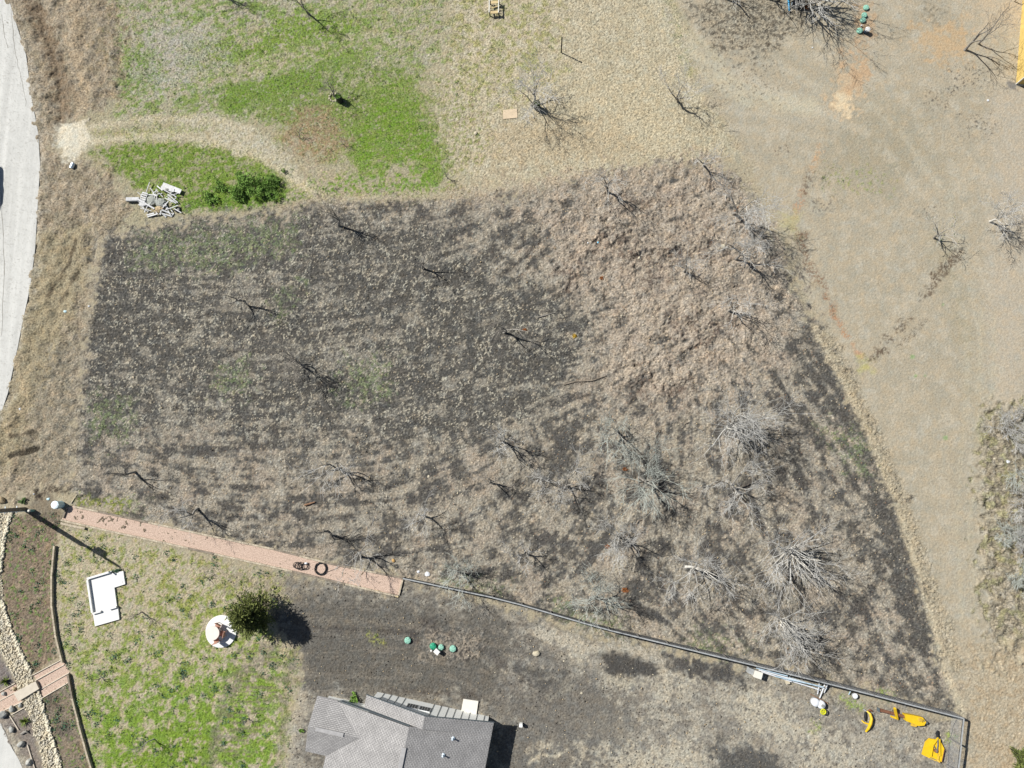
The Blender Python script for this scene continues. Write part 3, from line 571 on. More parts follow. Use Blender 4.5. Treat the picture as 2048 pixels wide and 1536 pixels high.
bark = mat('grey_bark', A(150, 143, 132), .95, .3, 9., .5, .1, col2=A(172, 166, 156))
pale = mat('pale_twigs', A(222, 219, 211), .95, .12, 3., 0, .1)
white = mat('white_bark', A(226, 220, 208), .9, .12, 4., 0, .1)
dull = mat('brown_twigs', A(166, 158, 146), .95, .2, 3., 0, .1)
lich = mat('lichen_twigs', A(212, 216, 204), .95, .18, 2.5, 0, .1)
leafg = mat('leaf_green', (.06, .11, .03), .8, .5, 3., 0, .2, col2=(.085, .13, .03))
def bare_tree(bx, by, h, cr, seed, label, group, dens=1., tw=None, bk=None, stems=1, lean=(0, 0), spread=1., thick=1., tk=1.15, wg=1., maxl=4, leaf=0):
    g = Grow(seed); r = g.r; base = at3(bx, by, -.05); P0 = Vector((0, 0, 0)); lv = Vector((lean[0], lean[1], 0))
    P = dict(wig=[.14, .13*wg, .16*wg, .19*wg, .22], up=[.03, .08, .07, .05, .03], first=[1, 0 if wg < 1 else 1, 1, 0, 0], kids=[1, 1, 2 if wg > .7 and dens > .8 else 1, 2 if dens > .5 else 1, 1], ang=(.35, .85), max=maxl, rmin=.010*tk)
    for k in range(stems):
        a0 = r.uniform(0, 6.28); off = Vector((math.cos(a0), math.sin(a0), 0))*(.0 if stems == 1 else .22)
        d = Vector((0, 0, 1)) + lv*.5 + off*1.3 + Vector((r.gauss(0, .1), r.gauss(0, .1), 0))
        th = h*(r.uniform(.2, .3) if wg > .7 else .12); pos = P0+off; rad = (.036+.0155*h)*thick*(1 if stems == 1 else .75)
        for i in range(4):
            d = (d.normalized()+g.rv()*.09); d.normalize(); q = pos+d*th/4; g.S.append((pos.copy(), q.copy(), rad*(1.25 if i == 0 else 1-.06*i), rad*(1-.06*(i+1)), 0)); pos = q
        nl = max(2, int(round((4 if stems == 1 else 3)*min(dens+.25, 1.6)))) if wg > .7 else 6; a0 = r.uniform(0, 6.28)
        for j in range(nl):
            a = a0+6.283*j/nl+r.gauss(0, .35); el = r.uniform(.55, 1.25); hd = Vector((math.cos(a), math.sin(a), 0))
            dr = hd*cr*spread*r.uniform(.35, .75)+Vector((0, 0, (h-th)*r.uniform(.5, .75)))+lv*cr*.4
            g.branch(pos, dr, dr.length*r.uniform(.85, 1.1), rad*r.uniform(.5, .7)*(1.25 if wg < .7 else 1), 1, P)
    S = g.S; A0 = np.array([x[0] for x in S]); A1 = np.array([x[1] for x in S]); R0 = np.array([x[2] for x in S]); R1 = np.array([x[3] for x in S]); lev = np.array([x[4] for x in S])
    mx = A1[:, 2].max(); sc_ = h/mx; A0[:, 2] *= sc_; A1[:, 2] *= sc_
    m = lev <= 1; root = thing('bare_tree', label, 'bare tree', base, group)
    v, f = vseg(A0[m], A1[m], R0[m], R1[m], 7); o = fast_obj('trunk', v, f, bk or bark); o.parent = root; o.data.shade_smooth()
    tm = ~m; v, f = vseg(A0[tm], A1[tm], np.maximum(R0[tm], .009), np.maximum(R1[tm], .006), 3); o = fast_obj('crown', v, f, tw or pale); o.parent = root
    if leaf:
        tips = A1[lev >= 3]; rng = np.random.default_rng(seed); ids = rng.integers(0, len(tips), leaf)
        v, f = leaves(tips[ids]+rng.normal(0, .1, (leaf, 3)), .10, rng); o = fast_obj('foliage', v, f, leafg); o.parent = root
    return root
def leaves(C, size, rng, flat=.0):
    n = len(C); X = rng.normal(0, 1, (n, 3)); X[:, 2] *= 1-flat; X /= np.linalg.norm(X, axis=1, keepdims=True); Y = rng.normal(0, 1, (n, 3)); Y -= X*(X*Y).sum(1, keepdims=True); Y /= np.linalg.norm(Y, axis=1, keepdims=True)
    s = size*rng.uniform(.6, 1.4, (n, 1)); v = np.stack([C-X*s*.5, C+Y*s*.3, C+X*s*.5, C-Y*s*.3], 1).reshape(-1, 3)
    return v, np.arange(n*4).reshape(n, 4)
GL = 'bare trees standing on the scraped lot'; GT = 'bare trees on the mown fields'
T = [
 (452,-6,4.5,1.3,'bare tree at the top edge left of the leafy sapling on the green grass',GT,dict(dens=.7)),
 (618,28,4.6,1.0,'slim tree with dark leaf tufts on the green grass at the top edge',GT,dict(dens=.5,leaf=500,tw=dull)),
 (668,192,3.6,1.1,'thin dark-stemmed tree ringed by white stones beside the planter in the green grass',GT,dict(dens=.6,tw=dull)),
 (1356,203,5,2.1,'bare tree with long forked shadow on the tan field, right of the barrel planter tree',GT,dict(dens=.8)),
 (1930,100,6,2.0,'bent bare tree with open limbs near the yellow wooden wall, nearer its dry orange patch',GT,dict(dens=.55,tw=dull)),
 (1957,87,6.5,1.2,'slender whip-like bare tree closest to the yellow wooden wall',GT,dict(dens=.35,tw=dull,thick=.6)),
 (1868,476,4,1.5,'small greenish bare tree alone where the dirt trench ends in the mown field',GT,dict(dens=.7,leaf=60)),
 (1980,443,5,1.9,'bare tree with white trunk at the right edge of the mown field',GT,dict(dens=.9,bk=white)),
 (1440,-8,6,2.2,'bare tree whose shadow crosses the dark leaf litter, at the top edge',GT,dict(dens=.7)),
 (1530,-6,6,2.2,'bare tree just left of the blue pipe at the top edge',GT,dict(dens=.7)),
 (1614,4,9,3.8,'large bare tree by the dark cart, throwing a wide fan of shadow',GT,dict(dens=1.5,stems=2,spread=1.15,thick=1.35,tk=1.5,wg=.68)),
 (1408,332,4,1.5,'small bare tree at the upper right corner of the lot, topmost on its edge',GL,dict(dens=.8)),
 (1216,387,6,2.0,'bare tree near the top edge of the brown mounds with one long forked shadow',GL,dict(dens=.75)),
 (1467,427,7,2.4,'tall bare tree with broken reddish limb at its foot on the lot right edge',GL,dict(dens=.9)),
 (1473,518,6.5,2.2,'dense bare tree with thick black shadow just right of the soil cuts',GL,dict(dens=1.1)),
 (1368,543,4,1.7,'small bare tree on the brown mounds just below the soil cuts',GL,dict(dens=.8)),
 (1457,622,5.2,1.9,'bare tree on the right side of the brown mounds, lowest tree there',GL,dict(dens=.8)),
 (678,452,5.5,1.8,'bare tree nearest the top edge of the dark scraped soil',GL,dict(dens=.7,tw=dull)),
 (845,536,4.6,1.6,'dark bare tree with a flat sideways shadow, in the upper middle of the scraped soil',GL,dict(dens=.6,tw=dull)),
 (488,602,4.6,2.1,'crooked dark bare tree, leftmost on the upper scraped soil',GL,dict(dens=.7,tw=dull,spread=1.2)),
 (590,722,5,2.0,'dark bare tree beside the green tinged patch in the middle of the scraped soil',GL,dict(dens=.9,tw=dull)),
 (1008,665,5,2.0,'black-limbed crooked bare tree beside small orange leaves at the lot centre',GL,dict(dens=.7,tw=dull,spread=1.1)),
 (1005,882,5.2,1.9,'bare tree at the centre of the lot below the long fallen branch',GL,dict(dens=.8)),
 (680,938,6,2.1,'bare tree with long spray of shadow, left of centre in the lower lot',GL,dict(dens=.8)),
 (270,944,5,1.9,'bare tree in the lower left corner of the lot, above the gravel strip end',GL,dict(dens=.6,tw=dull)),
 (980,964,4.4,1.7,'hook-shaped dark bare tree below the central bare tree',GL,dict(dens=.6,tw=dull,spread=1.2)),
 (395,1017,5,2.0,'bare tree just above the left half of the pink gravel strip',GL,dict(dens=.8)),
 (1135,972,4.2,2.0,'low twiggy bare tree just left of the biggest white twig cluster',GL,dict(dens=.9,spread=1.2)),
 (1235,862,4.8,2.3,'bare tree directly above the biggest white twig cluster',GL,dict(dens=1.,tw=lich)),
 (1278,955,6.2,2.5,'broad pale bare tree with the biggest mass of white twigs, beside the wheel tracks',GL,dict(dens=1.55,tw=lich,spread=1.1,tk=1.25,wg=.8)),
 (1467,856,8,2.3,'tall white bare tree fanning outward beside the dark strip on the right',GL,dict(dens=1.35,bk=white,stems=2,tk=.9,wg=.55,thick=1.2)),
 (1462,968,5.2,2.5,'spreading bare tree with zigzag black limbs below the tall white one',GL,dict(dens=1.1,spread=1.2)),
 (1583,1092,7.6,2.9,'largest spreading white bare tree in the lower right of the lot',GL,dict(dens=1.5,stems=2,spread=1.15,bk=white,tk=.95,wg=.55,thick=1.2)),
 (1560,1245,7.2,1.7,'bare tree with pale base and upright fan of twigs, nearest the pipes on the fence',GL,dict(dens=1.25,stems=2,bk=white,tk=.85,wg=.5,thick=1.15)),
 (1248,1075,5.6,2.0,'bare tree with doubled dark shadow left of the small pale leaning one, lower lot',GL,dict(dens=1.)),
 (1372,1134,6.4,2.2,'pale bare tree leaning right with white base in the lower right lot',GL,dict(dens=1.1,bk=white,lean=(.3,-.1))),
 (1180,1196,5.4,2.2,'pale bare tree closest to the middle of the long fence',GL,dict(dens=1.1,tw=lich)),
 (1055,1108,3.6,1.3,'small bare tree above the fence between two larger pale ones',GL,dict(dens=.7)),
 (848,1030,4.2,1.7,'thin bare tree above the right end of the pink gravel strip',GL,dict(dens=.7)),
 (908,1140,4.2,1.8,'low leaning bare tree beside the left end of the fence',GL,dict(dens=.9,tw=lich,lean=(.3,-.2))),
 (655,1062,4.4,1.7,'bare tree with arching dark limbs above the black cable coils',GL,dict(dens=.6,tw=dull)),
 (718,1112,4.8,2.2,'bare tree casting branch shadows across the pink gravel strip',GL,dict(dens=.8,spread=1.2)),
 (1062,206,5.4,2.4,'forked bare tree leaning over the black barrel planter on the tan field',GT,dict(dens=1.,stems=2)),
]
for i, (bx, by, h, cr_, lb, gp, kw) in enumerate(T): bare_tree(bx, by, h, cr_, 100+i*7, lb, gp, **kw)
GS = 'saplings in the lawn and field'
for i, (bx, by, h, cr_, lb) in enumerate([(284,1224,2.6,.6,'bare sapling beside the white concrete slab'), (308,1478,3.,.8,'sapling with white trunk wrap at the bottom of the lawn'), (203,1354,1.7,.4,'tiny thin sapling in the lawn below the concrete slab'),
        (600,276,1.3,.4,'tiny bare sapling on the brown patch inside the green grass, left one'), (686,288,1.3,.4,'tiny bare sapling on the brown patch inside the green grass, right one'), (895,357,1.5,.5,'tiny bare sapling on the pale rim above the lot'),
        (412,1154,1.4,.7,'dark bare sapling in the lawn below the gravel strip'), (500,1440,1.2,.3,'little dark sapling in the lawn left of the house')]):
    bare_tree(bx, by, h, cr_, 900+i, lb, GS, dens=.6, tw=dull, maxl=3, thick=.7, bk=white if i == 1 else None)
# brush at the right edge
GB = 'bare shrubs along the right edge'
for i, (bx, by, h, cr_, lb) in enumerate([(2008,858,2.2,1.5,'round pale bare shrub at the top of the right-edge brush'), (2038,935,2.4,1.6,'bare shrub beside the white scrap in the right-edge brush'), (2046,1000,2.5,1.7,'bare shrub in the middle of the right-edge brush, hanging out of frame'),
        (2010,1060,1.6,1.1,'low bare shrub at the left of the right-edge brush'), (2034,1085,2.2,1.4,'white twiggy shrub in the lower right-edge brush'), (2040,1150,1.9,1.3,'lowest pale bare shrub of the right-edge brush')]):
    bare_tree(bx, by, h, cr_, 950+i, lb, GB, dens=1.2, stems=3, maxl=4, thick=.6, spread=1.3, tw=lich if i % 2 else pale)

# ------------------------------------------------------------------ evergreen by the round pad
rng = np.random.default_rng(5)
def evergreen(bx, by, h, R, n, label, cat='evergreen tree', grp=None, nm='evergreen_tree', sq=1.0):
    base = at3(bx, by, -.05); root = thing(nm, label, cat, base, grp)
    tr = MB(); tr.tube([(0, 0, 0), (.04, .02, h*.35), (0, .05, h*.7), (.02, 0, h*.96)], [.05*h*.55, .04*h*.5, .02*h*.5, .01], 8); part(root, 'trunk', tr, bark)
    segs = []; lv = []
    for k in range(n):
        t = rng.uniform(.06, 1)**1.1; z = h*(.12+.86*t); L = R*(1-t**1.4)**.8*rng.uniform(.65, 1.2)+.12; a = rng.uniform(0, 6.283); el = rng.uniform(.05, .7)+.6*t
        d = np.array([math.cos(a)*math.cos(el), math.sin(a)*math.cos(el), math.sin(el)*.8]); p0 = np.array([0, 0, z*.92]); segs.append((p0, p0+d*L))
        m = int(34*L/R)+10; s = rng.uniform(.12, 1, m)**.75; c = p0+d*L*s[:, None]+rng.normal(0, 1, (m, 3))*(.10*R*(1.1-s*.7))[:, None]
        dirs = d+rng.normal(0, .55, (m, 3)); dirs /= np.linalg.norm(dirs, axis=1, keepdims=True); lv.append((c, dirs))
    br_ = MB()
    for a, b in segs: br_.tube([a, b], [.022, .006], 4, False)
    C = np.concatenate([x[0] for x in lv]); D = np.concatenate([x[1] for x in lv]); n_ = len(C); S_ = np.cross(D, rng.normal(0, 1, (n_, 3))); S_ /= np.linalg.norm(S_, axis=1, keepdims=True); ln = rng.uniform(.14, .36, (n_, 1))*sq; wd = ln*.16
    v = np.stack([C-S_*wd*.5, C+D*ln*.6-S_*wd, C+D*ln, C+D*ln*.6+S_*wd], 1).reshape(-1, 3)
    o = fast_obj('crown', v, np.arange(n_*4).reshape(-1, 4), mat('needles', (.075, .10, .03), .85, .4, 2.5, 0, .15, col2=(.125, .14, .04))); o.parent = root
    part(root, 'branches', br_, bark)
evergreen(523, 1220, 5.4, 2.05, 330, 'dense dark green conifer overhanging the round white pad')
evergreen(2033, 1516, 1.6, 1.0, 60, 'small olive evergreen bush in the bottom right corner', 'evergreen bush', nm='evergreen_bush')
# leafy weeds and shrubs
lg1 = mat('shrub_leaf', (.11, .20, .035), .75, .4, 2.2, 0, .25, col2=(.16, .27, .05)); lg2 = mat('weed_leaf', (.09, .15, .05), .8, .4, 2., 0, .2, col2=(.12, .18, .06)); lg3 = mat('blue_weed_leaf', (.07, .13, .075), .8, .35, 2., 0, .2); lg4 = mat('yucca_leaf', (.13, .17, .03), .7, .3, 2., 0, .3)
def shrub(bx, by, R, h, n, m, label, cat, grp=None, name='shrub', size=.13):
    base = at3(bx, by, 0); root = thing(name, label, cat, base, grp); st = MB()
    cl = [(rng.normal(0, R*.45), rng.normal(0, R*.4), rng.uniform(.3, .85)*h, R*rng.uniform(.25, .5)) for _ in range(9)]
    for c in cl: st.tube([(0, 0, 0), (c[0]*.5, c[1]*.5, c[2]*.6), (c[0], c[1], c[2])], [.02, .015, .006], 4, False)
    k = n//9; C = np.concatenate([np.array(c[:3])+(lambda q: q/np.linalg.norm(q, axis=1, keepdims=True)*rng.uniform(.3, 1, (k, 1))**.5)(rng.normal(0, 1, (k, 3)))*np.array([c[3], c[3], c[3]*.7]) for c in cl]); C[:, 2] = np.maximum(C[:, 2], .03)
    v, f = leaves(C, size, rng, .4); o = fast_obj('foliage', v, f, m); o.parent = root; part(root, 'stems', st, dull)
for i, (bx, by, R, h, n, lb) in enumerate([(500,368,1.4,.9,2600,'bright green leafy bush right of the lumber heap, leftmost of three big ones'), (530,382,1.3,.8,2400,'bright green leafy bush beside the lot rim, largest mass'), (480,392,1.1,.7,1600,'low green bush between lumber heap and big bushes'),
        (415,398,.8,.5,700,'small green bush just right of the lumber heap'), (440,372,.7,.45,600,'small green bush above the dry brown stalks'), (552,362,.8,.6,800,'small green bush at the right end of the bright green clump')]):
    shrub(bx, by, R, h, n, lg1, lb, 'green bush', 'green bushes beside the lumber heap', 'green_bush')
shrub(709, 1393, .42, .5, 420, lg1, 'green bush against the pale north wall of the house', 'green bush', None, 'green_bush'); shrub(605, 1461, .22, .3, 160, lg1, 'little green bush at the west eave of the house', 'green bush', None, 'green_bush')
shrub(47, 1002, .35, .4, 250, lg2, 'yellow-green bush at the foot of the utility pole', 'green bush', None, 'green_bush')
def yucca(bx, by, R, label):
    base = at3(bx, by, 0); mb = MB()
    for k in range(46):
        a = rng.uniform(0, 6.283); el = rng.uniform(.15, 1.35); L = R*rng.uniform(.7, 1.1); d = Vector((math.cos(a)*math.cos(el), math.sin(a)*math.cos(el), math.sin(el))); s = Vector((-math.sin(a), math.cos(a), 0))*.035
        mb.add([-s, d*L*.5-s+Vector((0, 0, .03)), d*L, d*L*.5+s+Vector((0, 0, .03)), s], [(0, 1, 3, 4), (1, 2, 3)])
    single('yucca_plant', mb, lg4, label, 'yucca', base, 'yuccas in the roadside bed')
yucca(13, 1362, .62, 'spiky yellow-green yucca above the gravel walkway'); yucca(52, 1441, .62, 'spiky dark yucca below the gravel walkway')
# small weeds, each its own clump but far too many to count
def scatter_leaves(name, weight, n, size, m, hgt, seed, clump=10, cs=.12):
    g = np.random.default_rng(seed); pw = np.clip(weight, 0, None).astype(np.float64).ravel(); pw /= pw.sum(); k = n//clump
    id_ = g.choice(GH*GW, k, p=pw); yy, xx = np.divmod(id_, GW); C = np.stack([X0+ST*(xx+g.random(k)), Y0+ST*(yy+g.random(k)), Z.ravel()[id_]], 1)
    C = np.repeat(C, clump, 0)+g.normal(0, 1, (k*clump, 3))*np.array([cs, cs, 0]); C[:, 2] += g.uniform(.01, hgt, k*clump)
    v, f = leaves(C, size, g, .5); o = fast_obj(name, v, f, m); tag(o, kind='stuff')
def scatter_blades(name, weight, n, ln, wd, m, seed, tilt=.8):
    g = np.random.default_rng(seed); pw = np.clip(weight, 0, None).astype(np.float64).ravel(); pw /= pw.sum(); id_ = g.choice(GH*GW, n, p=pw); yy, xx = np.divmod(id_, GW)
    B = np.stack([X0+ST*(xx+g.random(n)), Y0+ST*(yy+g.random(n)), Z.ravel()[id_]-.01], 1); a = g.uniform(0, 6.283, n); t = g.uniform(.15, 1.25, n)*tilt; L = ln*g.uniform(.5, 1.4, n)
    D = np.stack([np.cos(a)*np.sin(t), np.sin(a)*np.sin(t), np.cos(t)], 1)*L[:, None]; S_ = np.stack([-np.sin(a), np.cos(a), a*0], 1)*wd
    v = np.stack([B-S_, B+S_, B+D], 1).reshape(-1, 3); o = fast_obj(name, v, np.arange(n*3).reshape(-1, 3), m); tag(o, kind='stuff')
straw = mat('straw', A(212, 200, 170), .95, .22, 1.5, 0, .1); straw2 = mat('brown_straw', A(182, 168, 142), .95, .26, 1.5, 0, .1); gblade = mat('grass_blade', (.10, .16, .035), .85, .35, 1.2, 0, .15, col2=(.13, .19, .04))
grey = mat('grey_straw', A(190, 182, 164), .95, .2, 1.5, 0, .1)
scatter_blades('dry_grass', vg*1.+ts*1.5+br*1.2+tan*.25+top*.2, 70000, .17, .012, straw2, 61); scatter_blades('dry_grass', ts*1.5+br+tan*.6+top*.4+vg*.4+lot*.25*(1-soil)+b2*.5, 90000, .17, .012, straw, 62)
scatter_blades('dry_grass', lot*(1-soil)+ul*.8+yd*.2+br*.8, 70000, .2, .01, grey, 63, 1.15)
scatter_blades('green_grass', GR**1.5+.02*lw, 110000, .14, .012, gblade, 64)
scatter_leaves('weeds', lw*.5*ss(N2+.5*N3, .4, 1.6)+(bd+b3)*.7*ss(N2, .3, 1.2), 5200, .13, lg3, .12, 65, 26, .17)
scatter_leaves('weeds', lw*ss(N6+N2, .6, 2)+ul*.5*ss(N2, 0, 2)+GR*.25, 9000, .10, lg2, .10, 66, 9, .09)
# scattered stones and clods
def scatter_stones(name, weight, n, r0, r1, m, seed, sink=.3, flat=.7):
    g = np.random.default_rng(seed); pw = np.clip(weight, 0, None).astype(np.float64).ravel(); pw /= pw.sum(); id_ = g.choice(GH*GW, n, p=pw); yy, xx = np.divmod(id_, GW)
    r = r0*(r1/r0)**(g.random(n)**2.2); C = np.stack([X0+ST*(xx+g.random(n)), Y0+ST*(yy+g.random(n)), Z.ravel()[id_]+r*flat*(1-2*sink)], 1)
    b = np.array([(1, 0, 0), (0, 1, 0), (-1, 0, 0), (0, -1, 0), (.1, .05, 1), (0, 0, -1), (.7, .7, .35), (-.7, .7, .3), (-.7, -.7, .4), (.7, -.7, .3)]); fc = np.array([(0, 6, 4), (6, 1, 4), (1, 7, 4), (7, 2, 4), (2, 8, 4), (8, 3, 4), (3, 9, 4), (9, 0, 4), (0, 5, 6), (6, 5, 1), (1, 5, 7), (7, 5, 2), (2, 5, 8), (8, 5, 3), (3, 5, 9), (9, 5, 0)])
    a = g.uniform(0, 6.283, n); B = b[None]*(1+g.normal(0, .17, (n, 10, 1)))*np.array([1, .72, flat]); x = B[..., 0]*np.cos(a)[:, None]-B[..., 1]*np.sin(a)[:, None]; y = B[..., 0]*np.sin(a)[:, None]+B[..., 1]*np.cos(a)[:, None]
    v = np.stack([x, y, B[..., 2]], -1)*r[:, None, None]+C[:, None]; f = (np.arange(n)*10)[:, None, None]+fc[None]
    o = fast_obj(name, v.reshape(-1, 3), f.reshape(-1, 3), m); tag(o, kind='stuff')
lime = mat('limestone', A(224, 214, 190), .9, .16, 3., .3, .15, col2=A(214, 200, 168)); clod = mat('soil_clods', A(104, 97, 88), .95, .25, 3., 0, .1); tanst = mat('tan_stone', A(204, 182, 146), .9, .25, 2., 0, .1)
cream = mat('creek_cobble', A(238, 230, 210), .92, .18, 1.6, .3, .15, col2=A(220, 206, 176))
scatter_stones('small_stones', lot*(1-DK*.75)+yd*.9+MD*.5+bd*.5+b3*.8, 2600, .025, .085, tanst, 71); scatter_stones('small_stones', lot*.8*(1-DK*.8)+yd+b3, 1500, .02, .09, lime, 72)
scatter_stones('soil_clods', yd*.8+lot*soil*.25+bd*.5+MD*.25, 9000, .025, .075, clod, 73)
scatter_stones('creek_stones', cr, 7000, .05, .14, cream, 74, .25, .75)
pe = np.zeros_like(cr)
for l_ in ([(24,1020),(14,1058),(5,1092),(1,1140)], [(4,1205),(20,1254),(45,1312),(63,1351)], [(76,1385),(88,1426),(99,1463),(115,1514),(121,1545)]): pe = np.maximum(pe, stk(l_, .22, .08, .04))
scatter_stones('edging_stones', pe, 900, .09, .17, mat('edge_stone', A(244, 234, 208), .9, .12, 1.6, .3, .15), 75, .2, .8)

# ------------------------------------------------------------------ single rocks
GK = 'rocks lying about the lot and yard'
RK = [(1072,1306,.34,.26,lime,'flat cream boulder on the bare yard right of the septic lids'), (951,267,.2,.16,lime,'white rock alone in the tan field'), (1446,493,.22,.2,lime,'pale square rock near the upper right trees of the lot'),
      (1243,631,.13,.1,lime,'white stone in the middle of the brown mounds, largest of a loose trio'), (1286,651,.12,.09,lime,'white stone just below the loose trio on the mounds'), (1306,634,.11,.09,lime,'white stone at the right of the loose trio on the mounds'),
      (1278,516,.15,.1,lime,'white stone under the soil cuts'), (1451,393,.1,.08,lime,'tiny white stone left of the broken reddish limb'), (1341,412,.13,.1,tanst,'tan stone pair member among upper mounds'), (1163,1386,.12,.1,lime,'small white stone in the dark yard above its pale bare patch'),
      (1128,1322,.1,.08,lime,'small white stone in the yard below the fence shadow'), (857,953,.14,.11,lime,'white stone between the two lower left bare trees'), (787,1121,.17,.14,mat('orange_stone', A(214, 172, 110), .9, .2, 3.), 'round tan rock in the branch shadow above the gravel strip end')]
for i, (x, y, a, b, m, lb) in enumerate(RK):
    mb = MB(); mb.rock((0, 0, a*.3), (a, b, a*.55), 40+i); single('rock', mb, m, lb, 'rock', at3(x, y), GK, rz=i*.7)
gst = mat('grey_boulder', A(170, 172, 168), .9, .3, 3., .5, .15, col2=A(200, 196, 184)); GBd = 'boulders in the roadside bed'
for i, (x, y, r, lb) in enumerate([(9,1387,.24,'dark grey boulder on the upper walkway border by the road'), (29,1377,.22,'tan-grey boulder at the upper corner of the concrete footbridge'), (26,1417,.32,'pale boulder below the walkway, second from the road'),
        (8,1428,.42,'largest pale boulder beside the walkway at the left edge'), (42,1410,.2,'dark boulder at the lower corner of the footbridge'), (25,1458,.3,'two-toned boulder beside the road edge below the walkway'), (44,1487,.34,'round brown-grey boulder in the middle of the lower roadside bed'), (61,1523,.36,'smooth pale egg-shaped boulder at the bottom of the roadside bed'), (4,1001,.42,'big tan boulder above the utility pole at the left edge')]):
    mb = MB(); mb.rock((0, 0, r*.4), (r, r*.78, r*.7), 70+i, 3, .1); single('boulder', mb, tanst if i in (8, 1) else gst, lb, 'boulder', at3(x, y), GBd, rz=i*1.1, smooth=False)
mb = MB(); mb.tube([(-.35, -.15, .08), (-.1, .02, .12), (.15, .1, .16), (.35, -.1, .1)], [.1, .12, .09, .04], 8); mb.tube([(.1, .1, .14), (.2, .3, .25)], [.06, .02], 6); single('driftwood', mb, bark, 'curved grey driftwood piece in the roadside bed', 'driftwood', at3(52, 1464))
# white stones round the planted tree
GR2 = 'white stones ringed round the planted tree'
for k in range(11):
    a = k*.57; mb = MB(); mb.rock((0, 0, .05), (.13, .09, .09), 200+k); single('ring_stone', mb, lime, 'white stone in the ring round the planted tree by the planter', 'stone', at3(668+9*math.cos(a), 195+8*math.sin(a)), GR2, rz=a)

# ------------------------------------------------------------------ timber
tim = mat('weathered_timber', A(190, 176, 152), .9, .22, 5., .3, .1, col2=A(206, 192, 168)); drk = mat('dark_timber', A(150, 138, 122), .9, .3, 4., .3, .1); rust = mat('rust_timber', A(158, 124, 98), .9, .3, 4., .3, .1)
GE = 'timbers edging the pink gravel strip'; cnt = 0
def timbers(line, L, wd, th, m, lab, grp, name='edging_timber', z=.0, alt=None):
    P = [np.array(at(*p)) for p in line]; d = [0]
    for a, b in zip(P, P[1:]): d.append(d[-1]+np.linalg.norm(b-a))
    n = max(1, round(d[-1]/L)); f = lambda s: np.array([np.interp(s, d, [p[0] for p in P]), np.interp(s, d, [p[1] for p in P])])
    for k in range(n):
        a, b = f(d[-1]*k/n), f(d[-1]*(k+1)/n); c = (a+b)/2; u_ = (b-a)/np.linalg.norm(b-a); h2 = np.linalg.norm(b-a)/2-.015
        zz = max(hz(*a), hz(*b), 0)*.5+z+rnd.uniform(-.015, .015); mb = MB(); mb.box((0, 0, th/2), (h2*2, wd, th)); o = single(name, mb, alt if (alt and rnd.random() < .35) else m, lab, 'timber', (c[0], c[1], zz), grp, rz=math.atan2(u_[1], u_[0])+rnd.gauss(0, .006))
timbers([(149,1013),(245,1033),(380,1063),(543,1097),(660,1127),(806,1156)], 2.4, .15, .12, tim, 'weathered timber in the upper edge of the pink gravel strip', GE, alt=drk)
timbers([(123,1040),(215,1061),(340,1088),(571,1139),(797,1193)], 2.4, .15, .12, tim, 'weathered timber in the lower edge of the pink gravel strip', GE, alt=drk)
timbers([(134,1017),(127,1036)], 2.4, .15, .14, drk, 'short dark timber closing the left end of the gravel strip', None); timbers([(806,1158),(798,1190)], 2.4, .14, .16, tim, 'short timber closing the right end of the gravel strip', None)
def board(px0, px1, wd, th, m, lab, name='board', cat='board', grp=None, z0=.0, z1=None):
    a, b = at3(*px0), at3(*px1); z1 = z0 if z1 is None else z1; mb = MB(); mb.beam((0, 0, th/2+z0), (b[0]-a[0], b[1]-a[1], b[2]-a[2]+th/2+z1), wd, th); return single(name, mb, m, lab, cat, a, grp)
board((124,1046), (172,1057), .2, .2, tim, 'loose timber lying beside the left end of the gravel strip', 'loose_timber', 'timber'); board((751,1181), (797,1193.5), .1, .1, mat('new_board', A(226, 206, 160), .8, .1, 4.), 'pale new board lying under the right end of the gravel strip', 'loose_timber', 'timber', z0=.02)
GBd2 = 'dark timbers bordering the lawn'
timbers([(112,1091),(107,1140),(105,1190),(109,1230),(115,1275),(122,1308),(128,1325)], 2.4, .16, .3, drk, 'dark border timber between the lawn and the planting bed, above the walkway', GBd2, 'border_timber', alt=tim)
timbers([(139,1347),(150,1408),(165,1465),(187,1540)], 2.4, .16, .28, tim, 'grey border timber between the lawn and the planting bed, below the walkway', GBd2, 'border_timber', alt=drk)
edg = mat('edging_strip', A(232, 218, 196), .8, .08, 4.); GX = 'pale edging strips along the walkway'
for a_, b_, lb in (((66,1350),(124,1319),'pale edging strip, topmost along the right half of the walkway'), ((71,1361),(129,1329),'pale edging strip second from the top on the right half of the walkway'), ((84,1377),(139,1345),'pale edging strip third from the top on the right half of the walkway'), ((81,1398),(137,1365),'pale edging strip, lowest along the right half of the walkway'),
                   ((-20,1394),(31,1366),'pale edging strip, topmost along the left half of the walkway'), ((-20,1412),(32,1384),'pale edging strip second from the top on the left half of the walkway'), ((-20,1434),(46,1403),'pale edging strip third from the top on the left half of the walkway'), ((24,1429),(51,1414),'short pale edging strip below the left half of the walkway'), ((21,1431),(38,1459),'short pale edging strip running down from the walkway'), ((56,1489),(72,1540),'pale curved edging strip at the bottom of the roadside bed')):
    board(a_, b_, .07, .1, edg, lb, 'edging_strip', 'edging strip', GX)
mb = MB(); P = [at(*p) for p in ((31,1384), (75,1361), (82,1376), (41,1401))]; c_ = sum(P)/4; mb.prism([tuple(p-c_) for p in P], .12, .26)
for k in (0, 1):
    e = (P[0]+P[3])/2 if k == 0 else (P[1]+P[2])/2; e = (e-c_)*.86; mb.box((e[0], e[1], .055), (.25, .7, .128), rz=math.atan2(*(P[1]-P[0])[::-1]))
